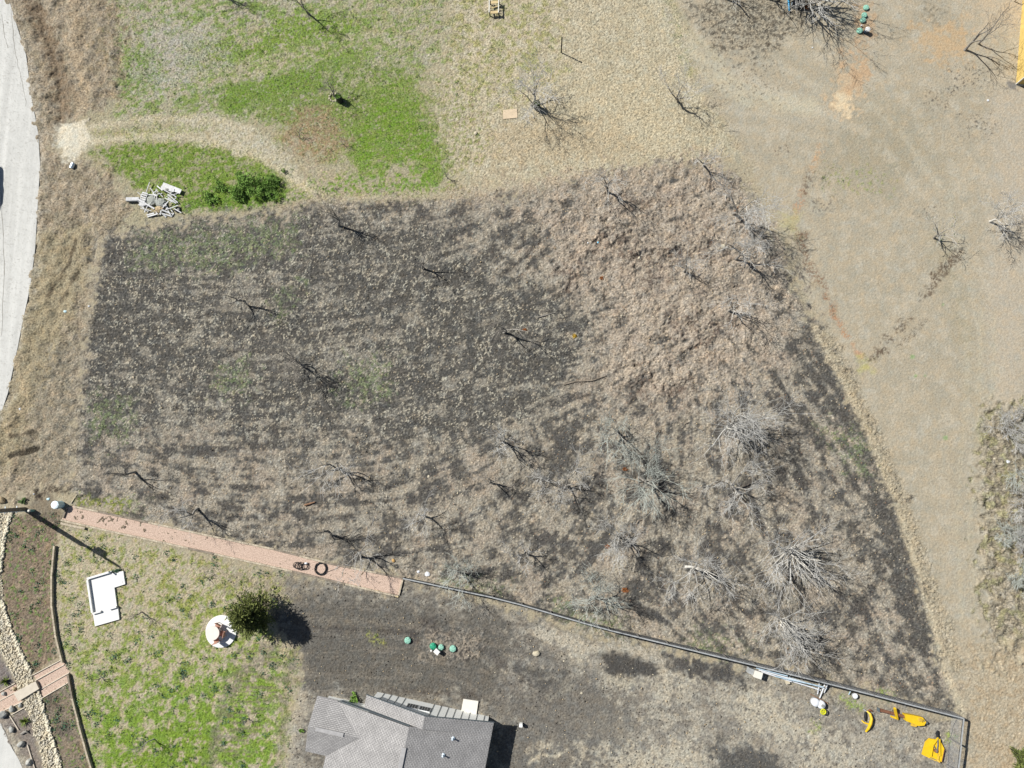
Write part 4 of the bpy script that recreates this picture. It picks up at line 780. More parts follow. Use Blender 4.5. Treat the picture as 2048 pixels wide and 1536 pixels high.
single('footbridge', mb, mat('plank_concrete', A(224, 212, 192), .85, .06, 3., .2), 'pale slab footbridge over the stone creek bed', 'footbridge', (c_[0], c_[1], 0))
# limbs on the ground
GF = 'fallen limbs on the lot'
for pts, r, m, lb in (([(1127,769),(1150,763),(1185,762),(1212,752)], .06, drk, 'long dark fallen limb in the lot centre'), ([(1074,637),(1110,625)], .05, bark, 'short grey fallen limb above the lot centre'), ([(1455,451),(1482,445)], .06, drk, 'dark log below the broken reddish limb'), ([(1465,428),(1478,412)], .07, rust, 'broken reddish limb leaning at the foot of the tall edge tree'), ([(1368,849),(1372,846),(1378,845)], .05, drk, 'short stick beside the wheel tracks'), ([(1272,1048),(1276,1040),(1284,1039)], .06, drk, 'hooked dark stick above the double-shadowed tree'), ([(610,1010),(618,1008),(630,1004)], .09, rust, 'rusty orange branch with dead leaves in the lower left lot'), ([(143,1007),(155,988)], .05, lime, 'white pipe lying by the utility box')):
    W = [at3(*p) for p in pts]; b0 = W[0]; mb = MB(); mb.tube([(p[0]-b0[0]+rnd.gauss(0, .03), p[1]-b0[1]+rnd.gauss(0, .03), p[2]-b0[2]+r+.02) for p in W], [r]*(len(W)-1)+[r*.5], 7); single('fallen_limb' if 'pipe' not in lb else 'pipe', mb, m, lb, 'fallen limb' if 'pipe' not in lb else 'pipe', b0, GF if 'pipe' not in lb else None)
# orange dead-leaf clumps
ol = mat('dead_leaves', A(182, 116, 66), .9, .4, 2.)
for x, y, r, lb, c in ((1250,1180,.32,'rust-red clump of dead leaves on the pale tree shadow near the fence',0), (1215,1093,.24,'orange clump of dead leaves left of the double-shadowed tree',0), (1149,672,.24,'bright yellow leaf clump at the lot centre',1), (1049,659,.2,'orange leaf clump beside the black-limbed tree',0), (1203,556,.2,'tan stump-like leaf clump on the upper mounds',0), (1250,938,.22,'orange leaf clump under the biggest white twigs',0)):
    g = np.random.default_rng(int(x)); v, f = leaves(g.normal(0, 1, (150, 3))*np.array([r*.38, r*.3, .03])+np.array([0, 0, .07]), .1, g, .6); o = fast_obj('leaf_clump', v, f, mat('yellow_leaves', A(210, 172, 62), .9, .3, 2.) if c else ol, at3(x, y)); tag(o, lb, 'leaf clump', 'dead leaf clumps')

# ------------------------------------------------------------------ house
def shingle_mat(name, c1, c2, cm):
    m = bpy.data.materials.new(name); m.use_nodes = True; n = m.node_tree.nodes; l = m.node_tree.links; b = n['Principled BSDF']; b.inputs['Roughness'].default_value = .9; b.inputs['Specular IOR Level'].default_value = .15
    uv = n.new('ShaderNodeUVMap'); bk = n.new('ShaderNodeTexBrick'); bk.inputs['Scale'].default_value = 1.; bk.inputs['Brick Width'].default_value = .28; bk.inputs['Row Height'].default_value = .135
    bk.inputs['Mortar Size'].default_value = .018; bk.inputs['Color1'].default_value = (*c1, 1); bk.inputs['Color2'].default_value = (*c2, 1); bk.inputs['Mortar'].default_value = (*cm, 1); l.new(uv.outputs[0], bk.inputs['Vector'])
    no = n.new('ShaderNodeTexNoise'); no.inputs['Scale'].default_value = 9.; no.inputs['Detail'].default_value = 6; l.new(uv.outputs[0], no.inputs['Vector'])
    n3 = n.new('ShaderNodeTexNoise'); n3.inputs['Scale'].default_value = .8; l.new(uv.outputs[0], n3.inputs['Vector'])
    ad = n.new('ShaderNodeMath'); ad.operation = 'ADD'; l.new(no.outputs['Fac'], ad.inputs[0]); l.new(n3.outputs['Fac'], ad.inputs[1])
    mr = n.new('ShaderNodeMapRange'); mr.inputs['From Min'].default_value = .6; mr.inputs['From Max'].default_value = 1.4; mr.inputs['To Min'].default_value = .76; mr.inputs['To Max'].default_value = 1.22; l.new(ad.outputs[0], mr.inputs['Value'])
    vm = n.new('ShaderNodeVectorMath'); vm.operation = 'SCALE'; l.new(bk.outputs['Color'], vm.inputs[0]); l.new(mr.outputs[0], vm.inputs['Scale']); l.new(vm.outputs[0], b.inputs['Base Color'])
    bp = n.new('ShaderNodeBump'); bp.inputs['Strength'].default_value = .9; bp.inputs['Distance'].default_value = .03; iv = n.new('ShaderNodeMath'); iv.operation = 'SUBTRACT'; iv.inputs[0].default_value = 1; l.new(bk.outputs['Fac'], iv.inputs[1]); l.new(iv.outputs[0], bp.inputs['Height']); l.new(bp.outputs[0], b.inputs['Normal']); return m
NWc, NEc = at(750.5, 1389), at(979.6, 1439.6); U = (NEc-NWc)/np.linalg.norm(NEc-NWc); Vv = np.array([U[1], -U[0]])
house = thing('house', 'low house with grey shingle roofs and pale board walls at the bottom edge', 'house', (NWc[0], NWc[1], 0), rz=math.atan2(U[1], U[0]))
hv = lambda u, v, z: (u, -v, z)
wallm = mat('cream_siding', (.87, .86, .80), .85, .01, 2., .1); trim = mat('slate_trim', (.10, .12, .13), .7, .1, 3.); batt = mat('batten', (.22, .22, .2), .8, .1)
shing = shingle_mat('shingles', (.345, .33, .312), (.285, .272, .26), (.19, .183, .176))
def roofplane(quads, name, parent, th=.12):
    bm = bmesh.new(); uvl = bm.loops.layers.uv.new('UVMap')
    for pts in quads:
        P = [Vector(hv(*p)) for p in pts]; nrm = (P[1]-P[0]).cross(P[2]-P[0]).normalized()
        if nrm.z < 0: P = P[::-1]; nrm = -nrm
        ea = Vector((0, 0, 1)).cross(nrm).normalized(); dn = nrm.cross(ea)
        top = [bm.verts.new(p) for p in P]; bot = [bm.verts.new(p-Vector((0, 0, th))) for p in P]
        fs = [bm.faces.new(top), bm.faces.new(bot[::-1])]+[bm.faces.new((top[(i+1) % len(P)], top[i], bot[i], bot[(i+1) % len(P)])) for i in range(len(P))]
        for f in fs:
            for lp in f.loops: lp[uvl].uv = (lp.vert.co.dot(ea), lp.vert.co.dot(dn))
    me = bpy.data.meshes.new(name); bm.to_mesh(me); bm.free(); me.materials.append(shing); o = bpy.data.objects.new(name, me); sc.collection.objects.link(o); o.parent = parent; return o
rf = roofplane([[(4.95,-.6,4.35),(10.45,-.6,2.28),(10.45,.4,2.28),(4.95,.4,4.35)], [(3.9,.402,4.42),(10.45,.402,2.275),(10.45,9.5,2.275),(3.9,9.5,4.42)]], 'roof', house); rf['label'] = 'dark east roof slope in glancing light'
roofplane([[(-.3,-.6,2.42),(4.95,-.6,4.35),(4.95,.42,4.35),(-.3,.42,2.42)]], 'roof', house)['label'] = 'small forward roof slope over the north gable'
roofplane([[(3.9,.45,4.42),(-2.6,.45,2.32),(-.02,2.57,3.155)], [(3.9,.45,4.42),(-.02,2.57,3.155),(-2.6,4.8,2.32),(-2.6,9.5,2.32),(3.9,9.5,4.42)]], 'roof', house)['label'] = 'broad pale west roof slope'
roofplane([[(-4.35,2.57,3.15),(-.02,2.57,3.15),(-2.62,.35,2.3),(-4.35,.35,2.3)], [(-4.35,2.57,3.15),(-4.35,4.8,2.3),(-2.62,4.8,2.3),(-.02,2.57,3.15)]], 'roof', house)['label'] = 'low gabled wing roof on the west'
mb = MB()
mb.prism([hv(u, v, 0)[:2] for u, v in ((.15,-.25),(9.95,-.25),(9.95,9.3),(.15,9.3))], -.1, 2.28); mb.prism([hv(u, v, 0)[:2] for u, v in ((-1.9,.95),(.15,.95),(.15,9.3),(-1.9,9.3))], -.1, 2.26); mb.prism([hv(u, v, 0)[:2] for u, v in ((-3.9,.93),(-1.9,.93),(-1.9,4.25),(-3.9,4.25))], -.1, 2.24)
mb.add([hv(.15,-.25,2.28),hv(9.95,-.25,2.28),hv(4.95,-.25,4.17),hv(.15,.3,2.28),hv(9.95,.3,2.28),hv(4.95,.3,4.17)], [(0,1,2),(3,5,4),(0,2,5,3),(1,4,5,2)])
part(house, 'wall', mb, wallm)
mb = MB(); mb.add([hv(-2.3,.43,2.2),hv(3.9,.43,4.28),hv(3.9,.405,4.28),hv(-2.3,.405,2.2),hv(-2.3,.43,1.9),hv(3.9,.43,3.6),hv(3.9,.405,3.6),hv(-2.3,.405,1.9)], [(0,1,2,3),(4,7,6,5),(3,2,6,7),(0,4,5,1),(0,3,7,4),(1,5,6,2)])
part(house, 'gable_step', mb, trim)  # step face between the two roofs, coloured as a thin dark line
mb = MB()
for a, b in (((-.32,-.615,2.36),(4.95,-.615,4.29)), ((4.95,-.615,4.29),(10.47,-.615,2.22))): mb.beam(hv(*a), hv(*b), .03, .16)
part(house, 'fascia', mb, trim)
for k in range(15):
    u = .75+k*.63
    if 3.15 < u < 5.0: continue
    mb = MB(); top = 2.28+min((u-.15)/4.8, (9.95-u)/5.)*1.85; mb.box(hv(u, -.262, top/2), (.045, .024, top-.1)); part(house, 'batten', mb, batt)  # battens coloured dark, standing for the shadow lines they cast
for u in (3.55, 4.6):
    mb = MB(); mb.box(hv(u, -.28, 1.75), (.98, .06, 1.0)); wnd = part(house, 'window', mb, mat('window_frame', (.6, .6, .58), .6, .05)); g = MB(); g.box(hv(u, -.316, 1.75), (.86, .012, .88)); pn = part(wnd, 'pane', g, mat('pane_glass', (.03, .04, .05), .15, .2, 2., 0, .5)); pn.parent = wnd
    for s in (-1, 0, 1):
        b_ = MB(); b_.box(hv(u+s*.22, -.328, 1.75), (.02, .012, .88)); x = part(wnd, 'muntin', b_, mat('window_frame', (0, 0, 0)))
vp = mat('galvanised', (.55, .62, .66), .4, .1, 3., 0, .4, metal=.3)
for u, v in ((7.45,.95), (6.95,2.3)):
    z = 4.42-.3275*(u-3.9); mb = MB(); mb.lathe([(.17,-.05),(.16,.02),(.07,.05),(.055,.06),(.055,.34),(.075,.345),(.075,.38),(.03,.4)], hv(u, v, z), 12); part(house, 'vent_pipe', mb, vp, smooth=True)
mb = MB(); mb.beam(hv(3.86,2.0,4.45), hv(3.86,9.4,4.45), .34, .06); part(house, 'ridge_vent', mb, mat('ridge_cap', (.30, .29, .28), .85, .1, 4.))
mb = MB(); mb.beam(hv(-3.7,2.57,3.19), hv(-1.35,2.57,3.19), .3, .06); part(house, 'ridge_vent', mb, mat('ridge_cap', (0, 0, 0)))
conc = mat('white_concrete', A(252, 250, 244), .85, .03, 1.2, .1); conc2 = mat('pad_concrete', A(246, 240, 226), .85, .04, 1.2, .1)
def at_poly(pxs, c): return [(float(at(*p)[0]-c[0]), float(at(*p)[1]-c[1])) for p in pxs]
c_ = at(938, 1418); mb = MB(); mb.prism(at_poly([(927,1397),(957,1401.5),(951.5,1438),(921,1431)], c_), -.05, .14); single('concrete_stoop', mb, conc2, 'pale square concrete stoop at the north wall of the house', 'stoop', (c_[0], c_[1], 0))
mb = MB(); mb.box((0, 0, .35), (.26, .22, .5)); mb.box((0, 0, .05), (.1, .1, .2)); t = thing('utility_meter', 'small white and black meter box on a stake right of the house', 'meter box', at3(1042, 1447)); part(t, 'box', mb, wallm); mb = MB(); mb.box((.14, -.06, .3), (.03, .2, .3)); part(t, 'cover', mb, trim)

# yellow wooden building at the right edge
c_ = at(2032, 168); nb = at(2046.5, -20); d = (nb-c_)/np.linalg.norm(nb-c_); rzw = math.atan2(d[1], d[0]); t = thing('wooden_building', 'bright yellow new board-clad building at the top right edge', 'building', (c_[0], c_[1], 0), rz=rzw)
def board_mat():
    m = mat('new_yellow_boards', A(250, 216, 130), .75, .1, 1.5); n = m.node_tree.nodes; l = m.node_tree.links; b = n['Principled BSDF']; src = b.inputs['Base Color'].links[0].from_socket
    tc = n.new('ShaderNodeTexCoord'); wv = n.new('ShaderNodeTexWave'); wv.bands_direction = 'Z'; wv.inputs['Scale'].default_value = 1.6; wv.inputs['Distortion'].default_value = .6; l.new(tc.outputs['Object'], wv.inputs['Vector'])
    mr = n.new('ShaderNodeMapRange'); mr.inputs['To Min'].default_value = .8; mr.inputs['To Max'].default_value = 1.05; l.new(wv.outputs['Fac'], mr.inputs['Value']); vm = n.new('ShaderNodeVectorMath'); vm.operation = 'SCALE'; l.new(src, vm.inputs[0]); l.new(mr.outputs[0], vm.inputs['Scale']); l.new(vm.outputs[0], b.inputs['Base Color']); return m
mb = MB(); mb.box((5.5, -4, 1.35), (11, 8, 2.8)); part(t, 'wall', mb, board_mat())
mb = MB()
for s in (0, 1): mb.add([(-.02, .4 if not s else -8.4, 2.76), (11.4, .4 if not s else -8.4, 2.76), (11.4, -4, 4.3), (-.02, -4, 4.3), (-.02, .4 if not s else -8.4, 2.88), (11.4, .4 if not s else -8.4, 2.88), (11.4, -4, 4.42), (-.02, -4, 4.42)], [(0,1,2,3),(4,7,6,5),(0,4,5,1),(0,3,7,4),(1,5,6,2)])
part(t, 'roof', mb, mat('metal_roof', (.35, .33, .3), .6, .1)); mb = MB(); mb.box((-.02, -.02, 1.37), (.1, .1, 2.8)); part(t, 'corner_board', mb, conc2)
mb = MB(); mb.box((.3, .1, .03), (.5, .16, .06)); single('loose_board', mb, conc2, 'white offcut at the foot of the yellow building corner', 'board', at3(2035, 172))

# ------------------------------------------------------------------ utility pole and boxes
polem = mat('pole_wood', (.20, .18, .16), .95, .25, 6., .4); b_ = at3(51, 1018, -.1); t = thing('utility_pole', 'tall utility pole by the roadside bed throwing a long black shadow', 'utility pole', b_)
mb = MB(); mb.tube([(0,0,0),(0,0,6),(0,0,11.3)], [.17,.145,.10], 14); part(t, 'pole', mb, polem, smooth=True)
for k, (a, r) in enumerate(((-2.2,.05),(-2.9,.04),(2.6,.035),(-1.2,.03))):
    mb = MB(); x, y = .2*math.cos(a), .2*math.sin(a); mb.tube([(x,y,0),(x,y,7.)], r, 8); part(t, 'conduit', mb, mat('grey_conduit', (.55,.62,.66), .5, .1))
for z in (1.2, 2.6, 4.0):
    mb = MB(); mb.box((0, 0, z), (.05, .62, .05)); part(t, 'bracket', mb, vp)
mb = MB(); mb.lathe([(.1,8.2),(.27,8.25),(.28,9.0),(.24,9.1),(.06,9.15)], (.36,.1,0), 16); tr_ = part(t, 'transformer', mb, mat('transformer_grey', (.4,.42,.42), .5, .05), smooth=True)
mb = MB(); mb.lathe([(.04,9.12),(.05,9.2),(.03,9.4)], (.36,.1,0), 10); part(tr_, 'bushing', mb, trim)
mb = MB(); mb.box((0, 0, 8.3), (.1, .9, .1)); part(t, 'crossarm', mb, polem)
cab = mat('pale_green_cabinet', (.50,.66,.68), .5, .04); b_ = at3(123, 1009); t = thing('utility_cabinet', 'pale blue-green eight-sided utility cabinet at the gravel strip end', 'utility cabinet', b_)
mb = MB(); mb.lathe([(.33,-.05),(.33,.82),(.30,.86)], n=8); part(t, 'body', mb, cab); mb = MB(); mb.lathe([(.36,.862),(.36,.92),(.24,.98),(.02,1.0)], n=8); part(t, 'lid', mb, mat('pale_lid', (.74,.84,.85), .5, .03)); mb = MB(); mb.box((.06,-.33,.45), (.2,.05,.35)); part(t, 'door', mb, cab)
b_ = at3(68, 1021); t = thing('cable_pedestal', 'small teal cable pedestal with white cap beside the utility pole', 'pedestal', b_); mb = MB(); mb.lathe([(.12,-.05),(.12,.6),(.1,.62)], n=12); part(t, 'body', mb, mat('teal_plastic', (.18,.34,.30), .5, .1), smooth=True); mb = MB(); mb.lathe([(.125,.61),(.12,.68),(.03,.72)], n=12); part(t, 'cap', mb, conc2, smooth=True)

# ------------------------------------------------------------------ white foundation
c_ = at(210, 1195); t = thing('concrete_foundation', 'white concrete foundation with low walls in the lawn', 'foundation', (c_[0], c_[1], 0))
mb = MB(); mb.prism(at_poly([(177,1155),(224.5,1141),(226,1146),(248.4,1141.5),(252.3,1167.8),(230.8,1174.7),(236,1214),(238,1215),(240.6,1238),(192,1252),(188,1227)], c_), -.05, .16); part(t, 'slab', mb, conc)
def lowwall(a, b, hgt=.22, wd=.17):
    mb = MB(); p, q = at_poly([a, b], c_); mb.beam((*p, .16+hgt/2), (*q, .16+hgt/2), wd, hgt); part(t, 'low_wall', mb, conc)
lowwall((178.7,1156.5), (222,1143.5)); lowwall((179.5,1159), (189,1224)); lowwall((189.5,1226), (206,1221.5), .2, .14); lowwall((222,1217), (237,1212.5), .2, .14)
mb = MB(); mb.lathe([(.06,.16),(.06,.5),(.09,.52),(.09,.58)], (*at_poly([(227,1144)], c_)[0], 0), 10); part(t, 'pipe_stub', mb, trim)
shrub(235, 1141, .28, .25, 220, lg3, 'blue-green weed clump at the top of the white foundation', 'weed', None, 'weed_clump', .11)

# ------------------------------------------------------------------ round pad with table and chairs
c_ = at(443, 1262.5); mb = MB(); rr = np.linalg.norm(at(474,1262)-at(412,1262))/2; mb.lathe([(rr,-.05),(rr,.09),(rr-.02,.11)], n=56); single('round_pad', mb, conc, 'round white concrete pad under the conifer in the lawn', 'pad', (c_[0], c_[1], 0))
stone = mat('pink_stone', A(255, 240, 228), .85, .05, 3., .2); tq = at(434, 1262); t = thing('round_table', 'round pale pink stone table on the white pad', 'table', (tq[0], tq[1], .11)); mb = MB(); mb.lathe([(.1,.70),(.58,.70),(.62,.74),(.60,.79)], n=32); part(t, 'tabletop', mb, stone); mb = MB(); mb.lathe([(.26,0),(.26,.05),(.14,.12),(.12,.6),(.2,.70)], n=18); part(t, 'pedestal', mb, stone, smooth=True)
terr = mat('terracotta', A(206, 158, 138), .85, .12, 3.); first = None
for i, (x, y, lb) in enumerate(((441,1250,'terracotta chair on the round pad, topmost of three'), (450.5,1265,'terracotta chair right of the pink stone table'), (438,1277,'terracotta chair below the pink stone table, lowest of three'))):
    q = at(x, y); fa = math.atan2(q[1]-tq[1], q[0]-tq[0])
    if first is None:
        t = thing('patio_chair', lb, 'chair', (q[0], q[1], .11), 'chairs round the pink stone table', fa); mb = MB(); mb.box((0,0,.43), (.44,.46,.05)); P_ = [part(t, 'seat', mb, terr)]
        mb = MB(); mb.box((.22,0,.70), (.05,.46,.52), ry=.12); P_.append(part(t, 'backrest', mb, terr))
        for sx in (-1, 1):
            for sy in (-1, 1): mb = MB(); mb.tube([(sx*.19,sy*.2,0),(sx*.18,sy*.19,.41)], .025, 6); P_.append(part(t, 'leg', mb, terr))
        first = t
    else:
        t = first.copy(); sc.collection.objects.link(t); t.location = (q[0], q[1], .11); t.rotation_euler = (0, 0, fa); t['label'] = lb
        for p in P_: c2 = p.copy(); sc.collection.objects.link(c2); c2.parent = t

# ------------------------------------------------------------------ septic lids
lidm = mat('faded_green_plastic', A(160, 214, 190), .6, .08, 2.5, 0, .2); lidd = mat('green_plastic', (.02,.24,.13), .5, .1, 2.5, 0, .3); GLd = 'septic tank lids'
def lid(x, y, r, m, lb, dome=.08):
    t = thing('septic_lid', lb, 'septic lid', at3(x, y), GLd); mb = MB(); mb.lathe([(r*.86,-.1),(r*.86,.10),(r,.105),(r,.16),(r*.9,.17+dome*.5),(r*.4,.17+dome),(.02,.17+dome*1.05)], n=24); part(t, 'cover', mb, m)
    for k in range(6):
        a = k*1.047; mb = MB(); mb.box((r*.55*math.cos(a), r*.55*math.sin(a), .175+dome*.9), (r*.62,.035,.03), rz=a); part(t, 'rib', mb, m)
lid(816,1280,.29,lidm,'pale green septic lid standing apart left of the others near the house'); lid(867,1291,.30,lidd,'dark green domed septic lid by the house',.16); lid(883,1293,.25,lidm,'pale green septic lid between the dark dome and the rightmost lid'); lid(906.5,1296,.29,lidm,'pale green septic lid, rightmost of the group near the house')
lid(1731,17,.27,lidm,'pale green septic lid, topmost in the row under the big tree shadow'); lid(1727.5,32,.27,lidm,'pale green septic lid second from the top under the big tree shadow'); lid(1724.5,42,.27,lidm,'pale green septic lid third from the top under the big tree shadow'); lid(1718,63,.29,lidm,'pale green septic lid beside the white riser in the mown field')
t = thing('control_box', 'white control box beside the dark green domed lid', 'control box', at3(875.5, 1300), rz=-.7); mb = MB(); mb.box((0,0,.28), (.42,.34,.5)); part(t, 'box', mb, conc2); mb = MB(); mb.box((0,.0,.55), (.46,.38,.04)); part(t, 'lid', mb, conc)
mb = MB(); mb.lathe([(.055,-.05),(.055,.3),(.08,.31),(.08,.38),(.02,.4)], n=12); single('cleanout_pipe', mb, conc, 'short white cleanout pipe below the dark green domed lid', 'pipe', at3(864,1299)); mb = MB(); mb.lathe([(.05,-.05),(.05,.16),(.07,.17),(.07,.22)], n=12); single('cleanout_pipe', mb, conc, 'short white cleanout pipe in the row of lids in the mown field', 'pipe', at3(1721.5,53))
t = thing('sprinkler_riser', 'white capped riser with dark side beside the last lid in the mown field', 'riser', at3(1731,65)); mb = MB(); mb.lathe([(.22,-.05),(.22,.45),(.2,.47)], n=18); part(t, 'body', mb, mat('dark_blue', (.04,.06,.09), .6, .1), smooth=True); mb = MB(); mb.lathe([(.24,.46),(.24,.54),(.12,.6),(.02,.61)], n=18); part(t, 'cap', mb, conc)

# ------------------------------------------------------------------ fence
capm = mat('grey_cap_board', A(176, 178, 176), .85, .18, 4., .2); postm = mat('grey_post', A(150, 146, 140), .9, .2, 4.); darkrail = mat('dark_rail', (.05,.049,.047), .9, .25, 4.); wirem = mat('wire', (.5,.5,.49), .6, .1)  # dark rail: weathering and shade both put into its colour
FT = [(806,1157),(1012,1201),(1200,1256),(1500,1329),(1690,1376),(1927,1437)]
def fence(name, label, tops, z0, z1, npan, seed, rails=(.78, .6, .42, .24, .08)):
    q = random.Random(seed); d = [0]
    for a, b in zip(tops, tops[1:]): d.append(d[-1]+math.hypot(b[0]-a[0], b[1]-a[1]))
    def P(s): s *= d[-1]; z = z0+(z1-z0)*min(1, s/d[-1]*1.6); x = np.interp(s, d, [p[0] for p in tops]); y = np.interp(s, d, [p[1] for p in tops]); w = at(x, y, z); return Vector((w[0], w[1], z))
    o0 = P(0); o0 = Vector((o0.x, o0.y, 0)); t = thing(name, label, 'fence', tuple(o0)); wm = MB()
    for k in range(npan):
        a, b = P(k/npan)-o0, P((k+1)/npan)-o0; st = .05 if a.z > .9 else 0
        mb = MB(); mb.box((a.x, a.y, (a.z-.06)/2), (.1, .1, a.z-.02)); part(t, 'post', mb, postm)
        e = (b-a)*.003; a1, b1 = a+e+Vector((0,0,-.01)), b-e+Vector((0,0,-.05+q.uniform(-.02,.02)))
        mb = MB(); mb.beam(a1, b1, .10, .045); part(t, 'cap_board', mb, capm)
        for fr in rails: 
            mb = MB(); mb.beam(Vector((a.x, a.y, a.z*fr)), Vector((b.x, b.y, b.z*fr)), .04, .1); part(t, 'shadow_rail', mb, darkrail)  # extra rails, added so the fence throws a denser shadow
        mb = MB(); mb.beam(Vector((a.x, a.y, a1.z-.1)), Vector((b.x, b.y, b1.z-.1)), .035, .12); part(t, 'top_rail', mb, darkrail)
        n = 24
        for i in range(1, n):
            c = a+(b-a)*(i/n); wm.beam((c.x, c.y, .02), (c.x+.001, c.y, c.z-.12), .007, .007)
        for i in range(1, 12):
            f = i/12; wm.beam((a.x, a.y, a.z*f), (b.x, b.y, b.z*f), .006, .007)
    b = P(1)-o0; mb = MB(); mb.box((b.x, b.y, b.z/2-.03), (.12, .12, b.z-.02)); part(t, 'post', mb, postm); part(t, 'wire_mesh', wm, wirem); return t
fence('wire_fence', 'long wire fence with grey cap boards below the scraped lot', FT, .75, 1.75, 19, 3)
fence('wire_fence', 'short wire fence section running down at the bottom right corner', [(1928,1437),(1923,1490),(1917,1545),(1911,1600)], 1.76, 1.75, 3, 4, ())

# ------------------------------------------------------------------ stuff along the fence
pvc = mat('white_pvc', A(246, 248, 250), .4, .03, 2., 0, .3); bluep = mat('pale_blue_pipe', A(206, 230, 244), .4, .05, 2., 0, .3); GP = 'white pipes stacked along the fence'
def pipe(p0, p1, z0, z1, r, m, lb):
    a, b = at3(*p0), at3(*p1); mb = MB(); mb.tube([(0,0,z0+r),(b[0]-a[0], b[1]-a[1], z1+r)], r, 10); single('pvc_pipe', mb, m, lb, 'pipe', a, GP, smooth=False)
pipe((1514,1337),(1645,1373),.45,.45,.055,pvc,'long white pipe nearest the fence, from the white cabinet to the ladder ends'); pipe((1520,1341),(1580,1361),.3,.3,.05,pvc,'white pipe just right of the white cabinet, lower of two'); pipe((1575,1353),(1650,1375),.3,.3,.05,bluep,'pale blue pipe along the fence behind the ladder ends')
pipe((1578,1360),(1640,1379),.12,.12,.05,pvc,'white pipe lying farthest from the fence'); pipe((1508,1332),(1570,1348),.6,.6,.05,bluep,'pale blue pipe resting against the fence behind the white cabinet'); pipe((1545,1348),(1640,1369),.7,.7,.05,bluep,'pale blue pipe resting high against the fence'); pipe((1634,1363),(1634,1387),.5,.1,.05,pvc,'short white pipe sticking out from the fence, leftmost of three'); pipe((1644,1365),(1638,1395),.55,.1,.05,pvc,'short white pipe sticking out from the fence, longest of three'); pipe((1650,1364),(1647,1384),.5,.1,.05,pvc,'short white pipe sticking out from the fence, rightmost of three')
pipe((1697,1380),(1696,1388),.3,.1,.04,bluep,'tiny pale pipe beside the white bucket'); pipe((1523,1341),(1524,1354),.2,.05,.05,pvc,'stubby white pipe beside the white cabinet')
a = at3(1506,1343); t = thing('pump_cabinet', 'white two-part pump cabinet against the long fence', 'cabinet', a, rz=math.atan2(U[1], U[0])-.12); mb = MB(); mb.box((.18,0,.45), (.62,.5,.8)); part(t, 'body', mb, conc2); mb = MB(); mb.box((.18,0,.875), (.68,.56,.045)); part(t, 'lid', mb, conc2); mb = MB(); mb.box((-.36,.06,.36), (.4,.44,.7)); part(t, 'side_box', mb, capm)
mb = MB(); mb.box((0,0,.12), (.3,.34,.24)); mb.box((0,0,.26), (.34,.38,.05)); single('valve_box', mb, lime, 'small cream valve box under the pipes', 'valve box', at3(1573,1362), rz=.2)
t = thing('bucket', 'white bucket beside the long fence', 'bucket', at3(1706,1389)); mb = MB(); mb.lathe([(.16,0),(.2,.38),(.205,.4)], n=18); part(t, 'body', mb, pvc, smooth=True); mb = MB(); mb.lathe([(.215,.39),(.215,.43),(.02,.44)], n=18); part(t, 'lid', mb, pvc)
t = thing('water_tank', 'white tank of two joined drums with gauge near the fence', 'tank', at3(1633,1404), rz=-.35)
for s in (-1, 1): mb = MB(); mb.lathe([(.27,.02),(.33,.08),(.34,.5),(.28,.58),(.1,.61),(.02,.615)], (s*.24,0,0), 20); part(t, 'drum', mb, pvc, smooth=True)
mb = MB(); mb.lathe([(.12,.58),(.12,.66),(.02,.67)], (.3,-.02,0), 14); part(t, 'cap', mb, batt); mb = MB(); mb.tube([(-.1,-.34,.1),(.1,-.42,.1)], .03, 8); part(t, 'outlet', mb, trim)
a, b = at3(1619,1387), at3(1654,1405); mb = MB(); mb.tube([(0,0,.16),(b[0]-a[0], b[1]-a[1], .16)], .035, 8); single('steel_bar', mb, rust, 'rusty steel bar lying above the white tank', 'bar', a)
ylw = mat('safety_yellow', A(226, 226, 40), .5, .06, 2., 0, .3); t = thing('yellow_valve_post', 'lime yellow topped post below the white tank', 'post', at3(1641,1419)); mb = MB(); mb.tube([(0,0,-.05),(0,0,.55)], .04, 8); part(t, 'post', mb, trim); mb = MB()
for k in range(12): a_ = k*.5236; b2_ = a_+.5236; mb.tube([(.2*math.cos(a_),.2*math.sin(a_),.6),(.2*math.cos(b2_),.2*math.sin(b2_),.6)], .055, 6)
mb.box((0,0,.6),(.36,.07,.05)); mb.box((0,0,.585),(.07,.36,.05)); part(t, 'wheel', mb, ylw)

# yellow implements
yel = mat('machine_yellow', A(252, 210, 34), .5, .1, 3., .1, .35, col2=A(248, 202, 40)); yd2 = mat('worn_yellow', A(232, 190, 70), .6, .2, 4.); rusty = mat('rusty_steel', (.16,.075,.045), .8, .3, 5.); blk = mat('black_rubber', (.015,.016,.018), .7, .2)
t = thing('digger_boom', 'curved yellow digger boom with black hoses lying in the yard', 'implement', at3(1733,1441)); o0 = Vector(at3(1733,1441))
L3 = lambda x, y, z: tuple(Vector(at3(x, y, z))-o0)
mb = MB(); mb.tube([L3(1731,1420,.25),L3(1736,1425,.38),L3(1738,1434,.45),L3(1736,1444,.45),L3(1733,1454,.35),L3(1730,1462,.15)], [.06,.1,.12,.13,.11,.08], 8); part(t, 'boom', mb, yel); mb = MB(); mb.tube([L3(1721,1439,.2),L3(1725,1443,.28),L3(1735,1446,.34)], [.05,.06,.07], 8); part(t, 'arm', mb, yel)
